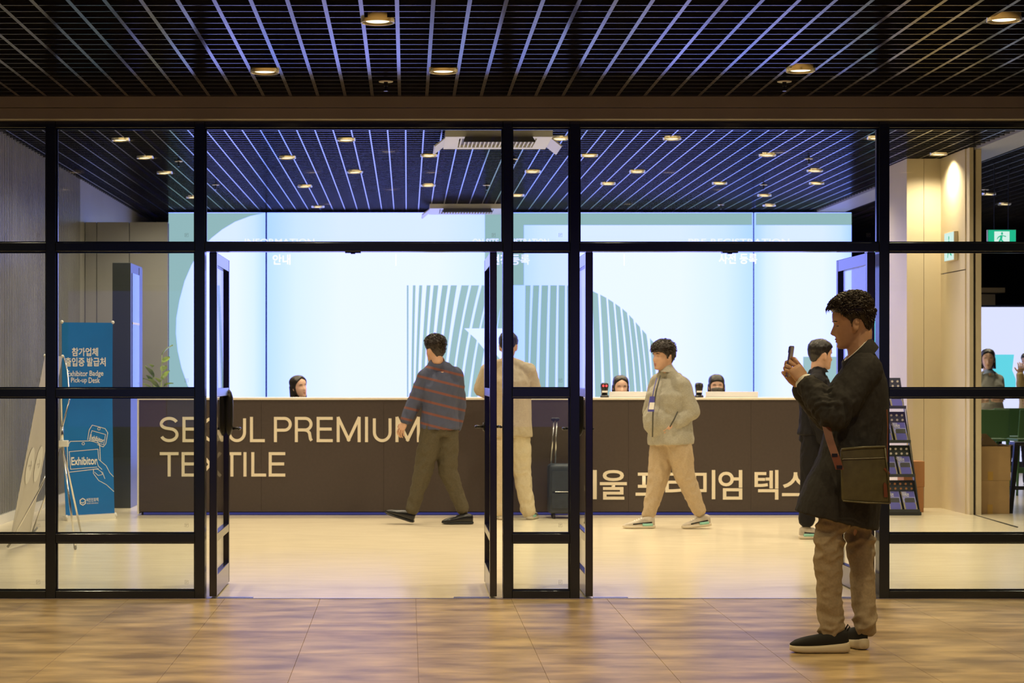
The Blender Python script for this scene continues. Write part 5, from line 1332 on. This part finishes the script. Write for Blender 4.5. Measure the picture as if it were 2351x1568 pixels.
# --- 5. man in black behind the photographer, facing right
y0 = F / 278.0; q = Jp(y0)
Hd = Head(q(1884, 815), (.93, .34, -.03), (0, 0, 1), 1.0)
J = dict(neck=q(1877, 850), shL=q(1882, 878, .18), shR=q(1876, 880, -.15), elL=q(1880, 945, .22), elR=q(1872, 950, -.18), wrL=q(1905, 1000, .2), wrR=q(1890, 1010, -.2),
         hipL=q(1874, 1000, .08), hipR=q(1870, 1000, -.08), knL=q(1885, 1105, .08), knR=q(1862, 1105, -.07), anL=q(1900, 1195, .08), anR=q(1852, 1192, -.07))
J['handL'] = ((.3, 0, -.9), (0, -1, 0), (1, 0, 0), dict(curl=.5, k=.95)); J['handR'] = ((.3, 0, -.9), (0, 1, 0), (1, 0, 0), dict(curl=.5, k=.95))
base = q(1872, 1237); base.z = 0
t, body, top = figure('man in black clothes half hidden behind the man with the phone', base, J, Hd, dict(top='black_cloth', trousers='black_cloth', topname='shirt', hem=-.1, bulk=1.12, sleeve=(.08, .064, .05), collar=('black_cloth', .012, .068), leg=(.105, .085, .074, .066), seed=21))
Hd.hair(t, CROP, .016, .009, 'hair', 25)
fp = q(1836, 1235, -.07); fp.z = 0; shoe(t, fp, .2, .28, 'sneaker')
fp = q(1888, 1232, .08); fp.z = 0; shoe(t, fp, .1, .28, 'sneaker')

# --- 6-8. receptionists seated behind the counter on stools
def receptionist(label, px, py, Fv, hairline, long, y, tilt=(0, 0, 1), look='open', mask=False, kk=.93):
    q = Jp(y); C = q(px, py); hd = Head(C, Fv, tilt, kk); f = V((Fv[0], Fv[1], 0)).normalized(); l = V((0, 0, 1)).cross(f); f = V((0, -1, 0)); l = V((1, 0, 0))
    nb = C + V((0, .015, -.17)); sc = nb + V((0, .02, -.06)); hc = V((C.x, y + .05, .56))
    J = dict(neck=nb, shL=sc + l * .165, shR=sc - l * .165, elL=sc + l * .20 + V((0, -.08, -.24)), elR=sc - l * .20 + V((0, -.08, -.24)), wrL=V((C.x + .13, y - .16, .72)), wrR=V((C.x - .13, y - .16, .72)),
             hipL=hc + l * .09, hipR=hc - l * .09, knL=hc + l * .10 + V((0, -.30, -.06)), knR=hc - l * .10 + V((0, -.30, -.06)), anL=hc + l * .10 + V((0, -.33, -.46)), anR=hc - l * .10 + V((0, -.33, -.46)))
    J['handL'] = ((-.3, -.8, -.05), (0, 0, -1), (-.8, 0, 0), dict(curl=.3, k=.85)); J['handR'] = ((.3, -.8, -.05), (0, 0, -1), (.8, 0, 0), dict(curl=.3, k=.85))
    t, b, tp = figure(label, V((C.x, y, 0)), J, hd, dict(top='black_cloth', trousers='black_cloth', topname='blouse', hem=-.05, bulk=.9, sleeve=(.06, .05, .04), skin='skin_fair', look=look, leg=(.085, .065, .055, .05), vox=.010, seed=px, wr=.004))
    hd.hair(t, hairline, .016, .010, 'hair', px, 0, (1, 0, 0), long, clump=.003)
    if mask:
        vs, fs = [], []; NU_, NV_ = 14, 8
        for j in range(NV_ + 1):
            for i in range(NU_ + 1):
                lx = (-1 + 2 * i / NU_); u = -.122 + .100 * j / NV_ + .012 * (1 - lx * lx) * (1 if j > 4 else -.3); ll = lx * min(.064, lerp1(u, HU, HW) * .97)
                vs.append(hd.w(front_f(ll, max(u, -.12)) * 1.0 + .006 + .010 * (1 - lx * lx), ll, u))
        for j in range(NV_):
            for i in range(NU_): a = j * (NU_ + 1) + i; fs.append((a, a + 1, a + NU_ + 2, a + NU_ + 1))
        finish('face_mask', mods_apply(MB().add(vs, fs).mesh(), ('SOLIDIFY', dict(thickness=.002))), 'mask', t, smooth=True)
    for s in (-1, 1): shoe(t, V((C.x + s * .10, y - .24, .0)), -pi / 2, .24, 'dress', 0, k=.9)
    st = thing('stool', 'round black stool under the %s' % ('masked receptionist' if mask else 'receptionist with centre-parted hair' if px < 1500 and px > 1000 else 'receptionist looking sideways'), 'stool', (C.x, y + .08, 0))
    MB().tube([(C.x, y + .08, .42), (C.x, y + .08, .46), (C.x, y + .08, .475)], [.16, .17, .15], 28).build('seat', 'black_leather', st, True)
    MB().cyl((C.x, y + .08, .03), .025, .39, 'z', 14).build('post', 'chrome', st, True); MB().tube([(C.x, y + .08, 0), (C.x, y + .08, .015), (C.x, y + .08, .035)], [.20, .19, .03], 28).build('base', 'chrome', st, True)
    return t
receptionist('receptionist with long black hair looking sideways behind the lettered counter', 686, 893, (.55, -.82, .10), LONG, (.26,), 19.75) if False else None
receptionist('receptionist with long black hair looking sideways behind the counter', 686, 889, (.62, -.76, .12), LONG, (.24, .02), 20.0, (-.12, 0, 1))
receptionist('receptionist with centre-parted black hair behind the red-lit scanner', 1425, 889, (.06, -1, -.05), LONG, (.24, .02), 20.0)
receptionist('receptionist wearing a dark face mask behind the white laptop', 1645, 887, (-.05, -1, .0), BANGS, (.16, .02), 20.0, (0, 0, 1), 'open', True)

# --- 9-10. people in the side hall
y0 = 23.6; q = Jp(y0)
Hd = Head(q(2268, 825), (-.25, -.95, -.03), (0, 0, 1), .96)
J = dict(neck=q(2269, 858), shL=q(2293, 872), shR=q(2248, 872), elL=q(2296, 912, -.05), elR=q(2246, 912, -.05), wrL=q(2262, 920, -.17), wrR=q(2278, 918, -.16), hipL=q(2287, 945), hipR=q(2257, 945), knL=q(2285, 1030), knR=q(2258, 1030), anL=q(2284, 1105), anR=q(2260, 1105))
J['handL'] = ((-.9, -.1, .1), (0, 1, 0), (0, 0, 1), dict(curl=.3, k=.9)); J['handR'] = ((.9, -.1, .1), (0, 1, 0), (0, 0, 1), dict(curl=.3, k=.9))
base = q(2270, 1117); base.z = 0
t, b_, tp = figure('smiling woman in a grey cardigan with folded arms in the side hall', base, J, Hd, dict(top='grey_knit', trousers='black_cloth', topname='cardigan', hem=-.13, bulk=.95, sleeve=(.062, .054, .045), cuff=.7, skin='skin_fair', collar=('collar_blue', .03, .066), leg=(.09, .07, .06, .055), seed=31, vox=.010))
Hd.hair(t, LONG, .016, .010, 'hair', 33, 0, (1, 0, 0), (.12, .02), clump=.003)
for hx in (2260, 2284): fp = q(hx, 1117); fp.z = 0; shoe(t, fp + V((0, .1, 0)), -pi / 2, .24, 'dress', k=.9)
y0 = 23.8; q = Jp(y0)
Hd = Head(q(2362, 832), (-.8, -.6, -.1), (0, 0, 1), .96)
J = dict(neck=q(2366, 862), shL=q(2390, 876), shR=q(2350, 876), elL=q(2392, 915), elR=q(2343, 905, -.08), wrL=q(2380, 930, -.17), wrR=q(2342, 860, -.16), hipL=q(2385, 950), hipR=q(2357, 950), knL=q(2385, 1030), knR=q(2358, 1030), anL=q(2384, 1105), anR=q(2360, 1105))
J['handL'] = ((-.9, -.1, .1), (0, 1, 0), (0, 0, 1), dict(curl=.3, k=.9)); J['handR'] = ((.1, -.1, .9), (0, 1, 0), (0, 0, 1), dict(curl=.5, k=.9))
base = q(2370, 1116); base.z = 0
t, b_, tp = figure('person in yellow at the edge of the far display', base, J, Hd, dict(top='yellow_cloth', trousers='black_cloth', topname='blouse', hem=-.1, bulk=.95, sleeve=(.06, .052, .045), skin='skin_fair', leg=(.09, .07, .06, .055), seed=41, vox=.011))
Hd.hair(t, SHORT, .018, .010, 'hair', 43)
for hx in (2360, 2384): fp = q(hx, 1116); fp.z = 0; shoe(t, fp + V((0, .1, 0)), -pi / 2, .24, 'dress', k=.9)
